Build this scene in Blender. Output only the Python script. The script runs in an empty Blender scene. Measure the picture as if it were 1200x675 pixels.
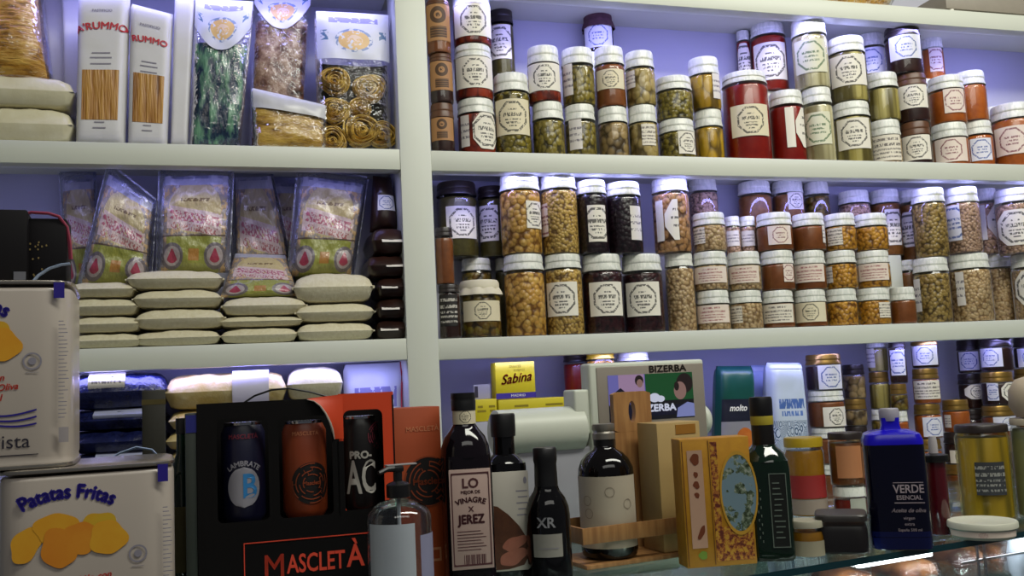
import bpy, bmesh, math, random
from mathutils import Vector, Matrix

random.seed(7)
SC = bpy.context.scene
COL = SC.collection
PI = math.pi

# ------------------------------------------------------------------ camera, light, exposure
CAM_POS = Vector((-0.32331, -1.91013, 1.5))
YAW, PITCH, ROLL, FPX = -0.28191, 0.10413, -0.04811, 1100.0
FWD = Vector((-math.sin(YAW) * math.cos(PITCH), math.cos(YAW) * math.cos(PITCH), math.sin(PITCH)))
_r = Vector((math.cos(YAW), math.sin(YAW), 0)); _u = _r.cross(FWD)
RGT = math.cos(ROLL) * _r + math.sin(ROLL) * _u
UPV = -math.sin(ROLL) * _r + math.cos(ROLL) * _u
cam = bpy.data.cameras.new('camera'); camo = bpy.data.objects.new('camera', cam); COL.objects.link(camo)
cam.sensor_width = 36.0; cam.lens = 36.0 * FPX / 1200.0; cam.clip_start = 0.02
mw = Matrix((RGT, UPV, -FWD)).transposed().to_4x4(); mw.translation = CAM_POS
camo.matrix_world = mw
SC.camera = camo
SC.view_settings.view_transform = 'Standard'; SC.view_settings.look = 'None'
SC.view_settings.gamma = 1.0; SC.view_settings.use_curve_mapping = False
SC.view_settings.exposure = 0.0

world = bpy.data.worlds.new('world'); SC.world = world; world.use_nodes = True
wb = world.node_tree.nodes['Background']; wb.inputs[0].default_value = (0.86, 0.90, 1.0, 1); wb.inputs[1].default_value = 0.07

def area(name, loc, target, sx, sy, watts, color):
    l = bpy.data.lights.new(name, 'AREA'); l.shape = 'RECTANGLE'; l.size = sx; l.size_y = sy
    l.energy = watts; l.color = color
    o = bpy.data.objects.new(name, l); COL.objects.link(o); o.location = loc
    d = Vector(target) - Vector(loc)
    o.rotation_euler = d.to_track_quat('-Z', 'Y').to_euler()
    return o
# fluorescent ceiling panels of the shop
area('ceiling_light_front', (1.12, -1.5, 3.2), (1.0, 0.1, 1.72), 2.4, 0.35, 45, (1.0, 0.995, 0.88))
area('ceiling_light_rear', (0.0, -3.0, 3.2), (0.2, 0.0, 1.6), 2.6, 0.6, 11, (1.0, 0.985, 0.91))
# cool light strips under the shelf boards
LED = (0.36, 0.36, 1.0)
def led(name, x0, x1, z, watts):
    return area(name, ((x0 + x1) / 2, 0.016, z), ((x0 + x1) / 2, 0.62, z - 1), x1 - x0, 0.012, watts, LED)
led('shelf_light_top_left', -1.0, -0.03, 2.352, 1.3)
led('shelf_light_top_right', 0.1, 1.85, 2.352, 2.7)
led('shelf_light_middle_left', -1.0, -0.03, 1.953, 0.32)
led('shelf_light_middle_right', 0.1, 1.85, 1.953, 1.9)
led('shelf_light_bottom_left', -1.0, -0.03, 1.556, 0.9)
led('shelf_light_bottom_right', 0.1, 1.85, 1.556, 1.25)

# ------------------------------------------------------------------ pixel helpers (frame 1200 x 675)
def ray(px, py): return FWD * FPX + RGT * (px - 600) + UPV * (337.5 - py)
def at(px, py, Y):
    d = ray(px, py); return CAM_POS + d * ((Y - CAM_POS.y) / d.y)
def at_z(px, py, Z):
    d = ray(px, py); return CAM_POS + d * ((Z - CAM_POS.z) / d.z)
def depth(p): return (Vector(p) - CAM_POS).dot(FWD)
def mpp(p): return depth(p) / FPX            # metres per pixel at a point

# ------------------------------------------------------------------ materials
def rgb(h):
    h = h.lstrip('#'); o = []
    for i in (0, 2, 4):
        c = int(h[i:i + 2], 16) / 255
        o.append(c / 12.92 if c <= 0.04045 else ((c + 0.055) / 1.055) ** 2.4)
    return (o[0], o[1], o[2], 1)

class X:
    """a shader socket with arithmetic"""
    def __init__(s, nt, k): s.nt, s.k = nt, k
    def op(s, o, b=None, c=None):
        n = s.nt.nodes.new('ShaderNodeMath'); n.operation = o
        s.nt.links.new(s.k, n.inputs[0])
        for i, v in ((1, b), (2, c)):
            if v is None: continue
            if isinstance(v, X): s.nt.links.new(v.k, n.inputs[i])
            else: n.inputs[i].default_value = v
        return X(s.nt, n.outputs[0])
    def __add__(s, b): return s.op('ADD', b)
    def __sub__(s, b): return s.op('SUBTRACT', b)
    def __mul__(s, b): return s.op('MULTIPLY', b)
    def __neg__(s): return s.op('MULTIPLY', -1.0)
    def lt(s, b): return s.op('LESS_THAN', b)
    def gt(s, b): return s.op('GREATER_THAN', b)
    def abs(s): return s.op('ABSOLUTE')
    def max(s, b): return s.op('MAXIMUM', b)
    def min(s, b): return s.op('MINIMUM', b)
    def frac(s): return s.op('FRACT')
    def sqrt(s): return s.op('SQRT')
    def within(s, c, h): return (s - c).abs().lt(h)

class Mt:
    def __init__(s, name, rough=0.5, metal=0.0, spec=None, coat=0.0):
        s.m = bpy.data.materials.new(name); s.m.use_nodes = True; s.nt = s.m.node_tree
        s.b = s.nt.nodes['Principled BSDF']
        s.b.inputs['Roughness'].default_value = rough; s.b.inputs['Metallic'].default_value = metal
        if coat: s.b.inputs['Coat Weight'].default_value = coat; s.b.inputs['Coat Roughness'].default_value = 0.08
        if spec is not None: s.b.inputs['Specular IOR Level'].default_value = spec
    def n(s, t): return s.nt.nodes.new(t)
    def link(s, a, b): s.nt.links.new(a, b)
    def coords(s, kind='Object', scale=(1, 1, 1), shift=True):
        t = s.n('ShaderNodeTexCoord'); mp = s.n('ShaderNodeMapping'); mp.inputs['Scale'].default_value = scale
        s.link(t.outputs[kind], mp.inputs['Vector'])
        if kind == 'Object' and shift:
            oi = s.n('ShaderNodeObjectInfo'); s.link(oi.outputs['Location'], mp.inputs['Location'])
        return mp.outputs[0]
    def uv(s):
        t = s.n('ShaderNodeTexCoord'); q = s.n('ShaderNodeSeparateXYZ'); s.link(t.outputs['UV'], q.inputs[0])
        return X(s.nt, q.outputs[0]), X(s.nt, q.outputs[1]), t.outputs['UV']
    def noise(s, vec, scale, detail=3, rough=0.5):
        n = s.n('ShaderNodeTexNoise'); n.inputs['Scale'].default_value = scale; n.inputs['Detail'].default_value = detail
        n.inputs['Roughness'].default_value = rough
        s.link(vec, n.inputs['Vector']); return X(s.nt, n.outputs[0])
    def voro(s, vec, scale, feature='F1'):
        n = s.n('ShaderNodeTexVoronoi'); n.feature = feature; n.inputs['Scale'].default_value = scale
        s.link(vec, n.inputs['Vector']); return n
    def mix(s, fac, a, b):
        n = s.n('ShaderNodeMix'); n.data_type = 'RGBA'
        for v, i in ((fac, 0), (a, 6), (b, 7)):
            if isinstance(v, X): s.link(v.k, n.inputs[i])
            elif hasattr(v, 'is_linked'): s.link(v, n.inputs[i])
            else: n.inputs[i].default_value = v
        return n.outputs[2]
    def ramp(s, fac, stops):
        n = s.n('ShaderNodeValToRGB'); e = n.color_ramp.elements
        while len(e) > 1: e.remove(e[-1])
        e[0].position, e[0].color = stops[0]
        for p, c in stops[1:]:
            k = e.new(p); k.color = c
        s.link(fac.k if isinstance(fac, X) else fac, n.inputs[0]); return n.outputs[0]
    def color(s, c):
        if isinstance(c, tuple): s.b.inputs['Base Color'].default_value = c
        else: s.link(c, s.b.inputs['Base Color'])
        return s
    def bump(s, h, strength=0.3, dist=0.002):
        n = s.n('ShaderNodeBump'); n.inputs['Strength'].default_value = strength; n.inputs['Distance'].default_value = dist
        s.link(h.k if isinstance(h, X) else h, n.inputs['Height']); s.link(n.outputs[0], s.b.inputs['Normal']); return s
    def emit(s, c, k):
        if isinstance(c, tuple): s.b.inputs['Emission Color'].default_value = c
        else: s.link(c, s.b.inputs['Emission Color'])
        s.b.inputs['Emission Strength'].default_value = k; return s

_pc = {}
def plain(name, hexc, rough=0.5, metal=0.0, var=0.08, scale=30, coat=0.0, bump=0.0):
    if name in _pc: return _pc[name]
    m = Mt(name, rough, metal, coat=coat); c = rgb(hexc); v = m.coords()
    f = m.noise(v, scale, 4)
    d = tuple(x * (1 - var) for x in c[:3]) + (1,); e = tuple(min(1, x * (1 + var)) for x in c[:3]) + (1,)
    m.color(m.mix(f, d, e))
    if bump: m.bump(f, bump, 0.003)
    _pc[name] = m.m; return m.m

def clear_mat(name, tint, gloss_rough=0.05, base=0.04, k=0.55, crinkle=0.0, crinkle_scale=60, gloss=(1, 1, 1, 1)):
    """thin see-through sheet: glass wall or plastic film"""
    m = Mt(name); nt = m.nt; nt.nodes.remove(m.b)
    tr = m.n('ShaderNodeBsdfTransparent'); tr.inputs[0].default_value = tint
    gl = m.n('ShaderNodeBsdfGlossy'); gl.inputs['Roughness'].default_value = gloss_rough; gl.inputs[0].default_value = gloss
    fr = m.n('ShaderNodeFresnel'); fr.inputs[0].default_value = 1.45
    fac = X(nt, fr.outputs[0]) * k + base
    if crinkle:
        v = m.coords(); h = m.noise(v, crinkle_scale, 3, 0.6)
        b = m.n('ShaderNodeBump'); b.inputs['Strength'].default_value = crinkle; b.inputs['Distance'].default_value = 0.01
        m.link(h.k, b.inputs['Height']); m.link(b.outputs[0], gl.inputs['Normal']); m.link(b.outputs[0], fr.inputs['Normal'])
    mx = m.n('ShaderNodeMixShader'); m.link(fac.k, mx.inputs[0]); m.link(tr.outputs[0], mx.inputs[1]); m.link(gl.outputs[0], mx.inputs[2])
    m.link(mx.outputs[0], nt.nodes['Material Output'].inputs[0])
    return m.m

GLASS = clear_mat('jar_glass', (0.97, 0.985, 0.97, 1), 0.04, 0.025, 0.5)
FILM = clear_mat('clear_film', (0.95, 0.95, 0.97, 1), 0.10, 0.015, 0.5, 0.7, 40)
FILMBLUE = clear_mat('frosted_film', (0.80, 0.82, 0.92, 1), 0.35, 0.13, 0.5, 0.5, 50)
TOPGLASS = clear_mat('counter_glass', (0.80, 0.90, 0.87, 1), 0.03, 0.06, 0.7)
CLEARPLASTIC = clear_mat('clear_plastic', (0.82, 0.85, 0.87, 1), 0.05, 0.05, 0.8)
YELLOWGLASS = clear_mat('yellow_tinted_glass', (0.93, 0.90, 0.62, 1), 0.04, 0.04, 0.5)

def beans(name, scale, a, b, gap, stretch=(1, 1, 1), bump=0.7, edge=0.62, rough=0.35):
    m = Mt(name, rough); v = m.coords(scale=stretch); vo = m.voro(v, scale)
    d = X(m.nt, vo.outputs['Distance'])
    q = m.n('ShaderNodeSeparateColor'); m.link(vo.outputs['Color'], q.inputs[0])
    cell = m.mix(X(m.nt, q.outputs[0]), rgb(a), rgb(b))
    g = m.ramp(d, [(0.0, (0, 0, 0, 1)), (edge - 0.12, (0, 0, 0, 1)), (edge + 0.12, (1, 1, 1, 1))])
    m.color(m.mix(X(m.nt, g), cell, rgb(gap)))  # gap tone paints in the shade between pieces, along with the darker syrup
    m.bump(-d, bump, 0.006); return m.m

def puree(name, a, b, scale=40, rough=0.35, bump=0.15):
    m = Mt(name, rough); v = m.coords(); f = m.noise(v, scale, 5, 0.6)
    m.color(m.ramp(f, [(0.3, rgb(a)), (0.7, rgb(b))])); m.bump(f, bump, 0.004); return m.m

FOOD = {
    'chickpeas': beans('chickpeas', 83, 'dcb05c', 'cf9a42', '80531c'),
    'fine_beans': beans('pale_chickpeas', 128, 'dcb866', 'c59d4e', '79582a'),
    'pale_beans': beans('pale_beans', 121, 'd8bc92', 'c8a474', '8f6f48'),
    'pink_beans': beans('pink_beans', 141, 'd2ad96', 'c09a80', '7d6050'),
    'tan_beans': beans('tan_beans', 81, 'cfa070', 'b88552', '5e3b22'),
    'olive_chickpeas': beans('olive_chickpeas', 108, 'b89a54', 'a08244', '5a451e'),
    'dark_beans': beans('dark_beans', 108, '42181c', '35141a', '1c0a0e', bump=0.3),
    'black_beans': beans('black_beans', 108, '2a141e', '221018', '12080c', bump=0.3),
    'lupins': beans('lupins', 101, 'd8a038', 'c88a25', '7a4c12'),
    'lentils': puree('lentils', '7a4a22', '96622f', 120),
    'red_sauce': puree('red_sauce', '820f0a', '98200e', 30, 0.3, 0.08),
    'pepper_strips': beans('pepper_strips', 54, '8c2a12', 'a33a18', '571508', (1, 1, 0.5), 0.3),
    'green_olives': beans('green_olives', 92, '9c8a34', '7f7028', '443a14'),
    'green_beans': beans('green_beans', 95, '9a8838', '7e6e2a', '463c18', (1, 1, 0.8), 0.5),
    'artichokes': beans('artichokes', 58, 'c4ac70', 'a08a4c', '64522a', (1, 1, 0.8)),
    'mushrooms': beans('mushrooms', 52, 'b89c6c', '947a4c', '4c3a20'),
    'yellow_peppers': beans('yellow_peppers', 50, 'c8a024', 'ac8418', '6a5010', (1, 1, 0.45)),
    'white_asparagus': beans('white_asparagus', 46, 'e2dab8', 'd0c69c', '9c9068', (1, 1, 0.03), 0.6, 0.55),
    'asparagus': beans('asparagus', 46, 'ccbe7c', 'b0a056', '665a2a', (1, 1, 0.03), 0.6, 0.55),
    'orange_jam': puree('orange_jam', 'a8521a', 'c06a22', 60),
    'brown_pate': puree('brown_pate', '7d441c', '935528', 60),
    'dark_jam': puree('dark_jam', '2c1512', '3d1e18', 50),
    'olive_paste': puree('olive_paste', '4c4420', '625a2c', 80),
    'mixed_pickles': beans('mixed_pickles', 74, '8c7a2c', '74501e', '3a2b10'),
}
PHRASE = {
    'chickpeas': 'golden chickpeas', 'fine_beans': 'small yellow beans', 'pale_beans': 'pale beans', 'pink_beans': 'pinkish beans',
    'tan_beans': 'tan beans', 'olive_chickpeas': 'olive brown chickpeas', 'dark_beans': 'dark red beans', 'black_beans': 'purple black beans',
    'lupins': 'yellow lupins', 'lentils': 'brown lentils', 'red_sauce': 'red sauce', 'pepper_strips': 'red peppers', 'green_olives': 'green olives',
    'green_beans': 'green beans', 'artichokes': 'artichokes', 'mushrooms': 'mushrooms', 'yellow_peppers': 'yellow peppers',
    'white_asparagus': 'white asparagus', 'asparagus': 'asparagus', 'orange_jam': 'orange jam', 'brown_pate': 'brown preserve',
    'dark_jam': 'dark preserve', 'olive_paste': 'olive paste', 'mixed_pickles': 'mixed pickles'}

def label_mat(name, style, paper, ink, ink2=None):
    """printed paper label; UV in units of the label height, origin at its centre"""
    m = Mt(name, 0.6); u, v, uvs = m.uv(); P, I = rgb(paper), rgb(ink)
    mp = m.n('ShaderNodeMapping'); oi = m.n('ShaderNodeObjectInfo'); m.link(uvs, mp.inputs['Vector']); m.link(oi.outputs['Location'], mp.inputs['Location'])
    sx = m.n('ShaderNodeMapping'); sx.inputs['Scale'].default_value = (1.0, 0.35, 1); m.link(mp.outputs[0], sx.inputs['Vector'])
    tx = m.noise(sx.outputs[0], 26, 2).gt(0.47)
    nz = m.noise(mp.outputs[0], 20, 2)
    def rows(lst):
        k = None
        for vc, hh, hw in lst:
            r = v.within(vc, hh) * u.abs().lt(hw); k = r if k is None else k.max(r)
        return k * tx
    au, av = u.abs(), v.abs()
    octr = au.max(av).max((au + av) * 0.72)
    if style == 'ring':
        ring = octr.within(0.395, 0.032) * nz.gt(0.43)
        k = ring.max(rows([(0.2, 0.022, 0.12), (0.06, 0.055, 0.27), (-0.08, 0.02, 0.22), (-0.17, 0.03, 0.2), (-0.26, 0.02, 0.1)]))
    elif style == 'plainring':
        ring = octr.within(0.40, 0.03) * nz.gt(0.42)
        k = ring.max(rows([(0.1, 0.035, 0.25), (-0.02, 0.03, 0.2), (-0.14, 0.03, 0.24)]))
    elif style == 'text':
        k = rows([(0.33, 0.05, 0.5), (0.12, 0.055, 0.8), (-0.06, 0.035, 0.75), (-0.2, 0.035, 0.8), (-0.36, 0.035, 0.6)])
    elif style == 'corner':
        k = ((u + v) * 0.72).gt(0.42).max(((u - v) * 0.72).gt(0.42)) * nz.gt(0.3)
        k = k.max(rows([(0.25, 0.03, 0.25), (0.05, 0.03, 0.3), (-0.15, 0.03, 0.25)]))
    elif style == 'block':       # kraft label: round stamp above, dark block below
        rr = (u * u + (v - 0.2) * (v - 0.2)).sqrt()
        st = rr.within(0.17, 0.06).max(rr.lt(0.06) * nz.gt(0.45))
        k = st.max(u.abs().lt(0.24) * v.within(-0.26, 0.15) * (v * 14).frac().gt(0.12))
    else:
        k = rows([(0.2, 0.04, 0.4), (0.0, 0.04, 0.5), (-0.2, 0.04, 0.4)])
    col = m.mix(k * 0.85, P, I)
    m.color(col); return m.m
LAB = {
    'r': label_mat('white_ring_label', 'ring', 'e6e0d2', '23201e'),
    'rc': label_mat('cream_ring_label', 'ring', 'ddd2b4', '2b2a24'),
    'rg': label_mat('green_print_label', 'plainring', 'd8d6bc', '4a6a42'),
    'rb': label_mat('blue_ring_label', 'plainring', 'dcdce6', '2c4e9a'),
    'rr': label_mat('pink_print_label', 'plainring', 'e4d4c8', '7c3040'),
    't': label_mat('text_label', 'text', 'e0d8c8', '4a4040'),
    'tr': label_mat('pink_text_label', 'text', 'e2d2c4', '96424a'),
    's': label_mat('side_label', 'lines', 'dcd6d0', '6a6470'),
    'k': label_mat('cornered_label', 'corner', 'e6e0d4', '2a2624'),
    'kraft': label_mat('kraft_label', 'block', 'a87a4c', '2c1a12'),
    'dk': label_mat('dark_text_label', 'text', '1c1816', 'c8c2b8'),
}
_m = Mt('white_lid', 0.35); _v = _m.coords(scale=(1, 1, 1)); _q = _m.n('ShaderNodeSeparateXYZ'); _m.link(_v, _q.inputs[0])
_f = _m.noise(_m.coords(scale=(1, 1, 0.3)), 160, 2).gt(0.5)
_m.color(_m.mix(_f * 0.22, rgb('e2e2da'), rgb('8a9a8a'))); LIDW = _m.m
LID = {'w': LIDW, 'd': plain('dark_lid', '2a2220', 0.35), 'g': plain('brass_lid', '9a7a3c', 0.3, 0.7), 'c': plain('cloth_cover', 'd8d0b8', 0.85, bump=0.5),
       'n': plain('brown_lid', '5c3a24', 0.4), 'y': plain('yellow_lid', 'a88c1c', 0.35), 'cloth_d': plain('dark_cloth_cover', '4a2c34', 0.9, var=0.6, scale=120)}
LIDTXT = {'w': '', 'd': ' with a dark lid', 'g': ' with a brass lid', 'c': ' under a cream cloth cover', 'n': ' with a brown lid', 'y': ' with a yellow lid', 'cloth_d': ' with a dark cloth top'}

WHITE = plain('painted_shelf', 'cfd2c6', 0.45, var=0.03, scale=12, bump=0.03)
PANEL = plain('painted_back_panel', 'aeaebc', 0.6, var=0.04, scale=8)

# ------------------------------------------------------------------ mesh helpers
class MB:
    def __init__(s): s.v, s.f, s.uv, s.mi = [], [], [], []
    def add(s, vs, fs, uv=None, mi=0):
        o = len(s.v); s.v += [tuple(p) for p in vs]; s.uv += list(uv) if uv else [(0, 0)] * len(vs)
        for f in fs: s.f.append(tuple(i + o for i in f)); s.mi.append(mi)
        return s
    def tf(s, mat):
        s.v = [tuple(mat @ Vector(p)) for p in s.v]; return s
    def build(s, name, mats, parent=None, smooth=True, angle=40, loc=None, rotz=0):
        me = bpy.data.meshes.new(name); me.from_pydata(s.v, [], s.f)
        ul = me.uv_layers.new(name='UVMap')
        for lp in me.loops: ul.data[lp.index].uv = s.uv[lp.vertex_index]
        if not isinstance(mats, (list, tuple)): mats = [mats]
        for m in mats: me.materials.append(m)
        for p, i in zip(me.polygons, s.mi): p.material_index = i
        bm = bmesh.new(); bm.from_mesh(me); bmesh.ops.recalc_face_normals(bm, faces=bm.faces); bm.to_mesh(me); bm.free()
        if smooth:
            for p in me.polygons: p.use_smooth = True
            me.set_sharp_from_angle(angle=math.radians(angle))
        o = bpy.data.objects.new(name, me); COL.objects.link(o)
        if parent: o.parent = parent
        if loc: o.location = loc
        if rotz: o.rotation_euler = (0, 0, rotz)
        return o
    # shapes
    def lathe(s, prof, n=28, mi=0, shape=None, cap=True, cx=0, cy=0):
        vs, fs = [], []
        for r, z in prof:
            for i in range(n):
                a = 2 * PI * i / n
                k = shape(a) if shape else 1
                vs.append((cx + r * k * math.sin(a), cy - r * k * math.cos(a), z))
        for j in range(len(prof) - 1):
            for i in range(n):
                a, b = j * n + i, j * n + (i + 1) % n
                fs.append((a, b, b + n, a + n))
        if cap: fs.append(tuple(range(n))); fs.append(tuple((len(prof) - 1) * n + i for i in range(n)))
        return s.add(vs, fs, None, mi)
    def box(s, x0, x1, y0, y1, z0, z1, bev=0.0, seg=2, mi=0):
        bm = bmesh.new(); bmesh.ops.create_cube(bm, size=1)
        for v in bm.verts: v.co = Vector((x0 + (v.co.x + .5) * (x1 - x0), y0 + (v.co.y + .5) * (y1 - y0), z0 + (v.co.z + .5) * (z1 - z0)))
        if bev: bmesh.ops.bevel(bm, geom=bm.edges[:], offset=bev, segments=seg, profile=0.5, affect='EDGES')
        bm.verts.index_update()
        s.add([v.co[:] for v in bm.verts], [[v.index for v in f.verts] for f in bm.faces], [(v.co.x, v.co.z) for v in bm.verts], mi); bm.free(); return s
    def prism(s, poly, y0, y1, mi=0):
        """outline in x,z pushed through y0..y1"""
        n = len(poly); vs = [(x, y0, z) for x, z in poly] + [(x, y1, z) for x, z in poly]
        fs = [tuple(range(n)), tuple(range(2 * n - 1, n - 1, -1))] + [(i, (i + 1) % n, n + (i + 1) % n, n + i) for i in range(n)]
        return s.add(vs, fs, [(x, z) for x, z in poly] * 2, mi)
    def tube(s, pts, r, n=8, mi=0, flat=1.0):
        pts = [Vector(p) for p in pts]; vs, fs = [], []; ref = Vector((0.13, 0.21, 1)).normalized()
        for i, p in enumerate(pts):
            t = (pts[min(i + 1, len(pts) - 1)] - pts[max(i - 1, 0)])
            t = t.normalized() if t.length > 1e-9 else Vector((0, 0, 1))
            a = t.cross(ref); a = a.normalized() if a.length > 1e-4 else Vector((1, 0, 0)); b = t.cross(a)
            rr = r[i] if isinstance(r, (list, tuple)) else r
            for k in range(n):
                q = 2 * PI * k / n; vs.append(p + a * (rr * math.cos(q)) + b * (rr * flat * math.sin(q)))
        for i in range(len(pts) - 1):
            for k in range(n):
                fs.append((i * n + k, i * n + (k + 1) % n, (i + 1) * n + (k + 1) % n, (i + 1) * n + k))
        fs.append(tuple(range(n))); fs.append(tuple((len(pts) - 1) * n + k for k in range(n)))
        return s.add(vs, fs, None, mi)
    def grid(s, fn, nu, nv, mi=0, uvf=None):
        vs, uv, fs = [], [], []
        for j in range(nv + 1):
            for i in range(nu + 1):
                a, b = i / nu, j / nv; vs.append(fn(a, b)); uv.append(uvf(a, b) if uvf else (a - .5, b - .5))
        for j in range(nv):
            for i in range(nu):
                k = j * (nu + 1) + i; fs.append((k, k + 1, k + nu + 2, k + nu + 1))
        return s.add(vs, fs, uv, mi)
    def disc(s, cx, cz, rx, rz, y, n=32, mi=0, wob=None):
        vs = [(cx + rx * (wob(2 * PI * i / n) if wob else 1) * math.cos(2 * PI * i / n), y, cz + rz * (wob(2 * PI * i / n) if wob else 1) * math.sin(2 * PI * i / n)) for i in range(n)]
        return s.add(vs, [tuple(range(n))], [(v[0], v[2]) for v in vs], mi)

_tc = {}
def text2d(body, size, bold=0.0, shear=0.0, sx=1.0, align='CENTER'):
    key = (body, size, bold, shear, sx, align)
    if key in _tc: return _tc[key]
    cu = bpy.data.curves.new('lettering', 'FONT'); cu.body = body; cu.size = size; cu.align_x = align; cu.align_y = 'CENTER'
    cu.offset = bold; cu.shear = shear; cu.resolution_u = 3; cu.fill_mode = 'FRONT'
    o = bpy.data.objects.new('lettering', cu); COL.objects.link(o)
    dg = bpy.context.evaluated_depsgraph_get(); me = bpy.data.meshes.new_from_object(o.evaluated_get(dg))
    r = ([(v.co.x * sx, v.co.y) for v in me.vertices], [tuple(p.vertices) for p in me.polygons])
    bpy.data.objects.remove(o); bpy.data.curves.remove(cu); bpy.data.meshes.remove(me)
    if bold:      # a thickened outline that fills wrongly is thickened by shifted prints instead
        p = text2d(body, size, 0.0, shear, sx, align)
        if len(p[1]) != len(r[1]):
            vs, fs = [], []
            for dx, dy in ((-1, 0), (1, 0), (0, 1), (0, -1)):
                fs += [tuple(i + len(vs) for i in f) for f in p[1]]; vs += [(x + dx * bold, y + dy * bold) for x, y in p[0]]
            r = (vs, fs)
    _tc[key] = r; return r
def put_text(mb, body, size, fn, mi=0, **k):
    vs, fs = text2d(body, size, **k); return mb.add([fn(x, y) for x, y in vs], fs, None, mi)
def flat(cx, cz, y, rot=0.0):
    c, s_ = math.cos(rot), math.sin(rot)
    return lambda a, b: (cx + a * c - b * s_, y, cz + a * s_ + b * c)
def arc(cx, cz, y, R):
    """text bent over a circle of radius R whose top is at cx,cz"""
    return lambda a, b: (cx + (R + b) * math.sin(a / R), y, cz - R + (R + b) * math.cos(a / R))
def around(R, zc, th0=0.0, lift=0.0006):
    return lambda a, b: ((R + lift) * math.sin(th0 + a / R), -(R + lift) * math.cos(th0 + a / R), zc + b)

USED = {}
def tag(o, label, cat, group=None, kind=None):
    o['label'] = label; o['category'] = cat
    n = len(label.split()); assert 4 <= n <= 16, (n, label)
    assert label not in USED, label
    USED[label] = 1
    if group: o['group'] = group
    if kind: o['kind'] = kind
    return o
def thing(name, label, cat, loc, rotz=0.0, group=None):
    o = bpy.data.objects.new(name, None); COL.objects.link(o); o.empty_display_size = 0.02
    o.location = loc; o.rotation_euler = (0, 0, rotz); return tag(o, label, cat, group)
def struct(name, mb, mat, **k):
    o = mb.build(name, mat, **k); o['kind'] = 'structure'; return o
def face_cam(p):
    """z rotation that turns a thing's front (-Y) to the camera"""
    d = CAM_POS - Vector(p); return math.atan2(d.x, -d.y)

# ------------------------------------------------------------------ the shelf wall
S1, S2, S3, S0 = 2.0035, 1.6047, 1.205, 2.4047          # tops of the boards: upper, middle, lowest, topmost
DEP, LIP = 0.192, 0.0437
PW = 0.066                                               # width of the post
def board(name, x0, x1, top):
    b = MB(); b.box(x0, x1, 0, 0.040, top - LIP, top, 0.0015); b.box(x0, x1, 0.040, DEP, top - 0.021, top)
    struct(name, b, WHITE)
XL, XR = -1.15, 2.05
for nm, z in (('topmost', S0), ('upper', S1), ('middle', S2), ('lowest', S3)):
    dz = 0.0 if nm in ('lowest', 'topmost') else (0.0012 if nm == 'upper' else 0.0032)
    board('shelf_' + nm + '_left', XL, 0, z + dz); board('shelf_' + nm + '_right', PW, XR, z)
b = MB(); b.box(0, PW, -0.0015, 0.10, 0.0, 2.75, 0.0015); b.box(0.02, 0.045, 0.10, DEP, 0.0, 2.75); struct('shelf_post', b, WHITE)
b = MB(); b.box(XL, XR, DEP, DEP + 0.02, 0, 2.75); struct('wall_back', b, PANEL)
b = MB(); b.box(XL - 0.03, XL, 0, DEP, 0, 2.75); struct('shelf_side_left', b, WHITE)
b = MB(); b.box(XR, XR + 0.03, 0, DEP, 0, 2.75); struct('shelf_side_right', b, WHITE)
fl = Mt('floor_tiles', 0.35); _vv = fl.coords(scale=(1, 1, 1), shift=False)
br = fl.n('ShaderNodeTexBrick'); br.offset = 0; br.inputs['Scale'].default_value = 1.0; br.inputs['Brick Width'].default_value = 0.4; br.inputs['Row Height'].default_value = 0.4
br.inputs['Mortar Size'].default_value = 0.004; br.inputs['Color1'].default_value = rgb('a8a096'); br.inputs['Color2'].default_value = rgb('9c948a'); br.inputs['Mortar'].default_value = rgb('6c665e')
fl.link(_vv, br.inputs['Vector']); fl.color(br.outputs[0])
b = MB(); b.box(-2.5, 3.5, -4.0, DEP + 0.02, -0.05, 0); struct('floor', b, fl.m)
b = MB()
for x0, x1, h in ((XL, 0, 1.16), (PW, XR, 1.16)): b.box(x0, x1, 0.0, 0.02, 0.0, S3 - LIP)
struct('trim_1', b, WHITE)
ORD = ['bottom', 'second', 'third', 'top']
# ------------------------------------------------------------------ preserve jars
def patch(mb, R, a0, a1, z0, z1, n=10, taper=None, uref=None):
    h = z1 - z0; am = (a0 + a1) / 2 if uref is None else uref
    def fn(p, q):
        a = a0 + (a1 - a0) * p; zz0, zz1 = z0, z1
        if taper:
            k = taper(p); mid = (z0 + z1) / 2; zz0, zz1 = mid - h / 2 * k, mid + h / 2 * k
        return (R * math.sin(a), -R * math.cos(a), zz0 + (zz1 - zz0) * q)
    def uvf(p, q):
        k = taper(p) if taper else 1
        return ((a0 + (a1 - a0) * p - am) * R / h, (q - .5) * k)
    return mb.grid(fn, n, 2, 0, uvf)

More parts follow.
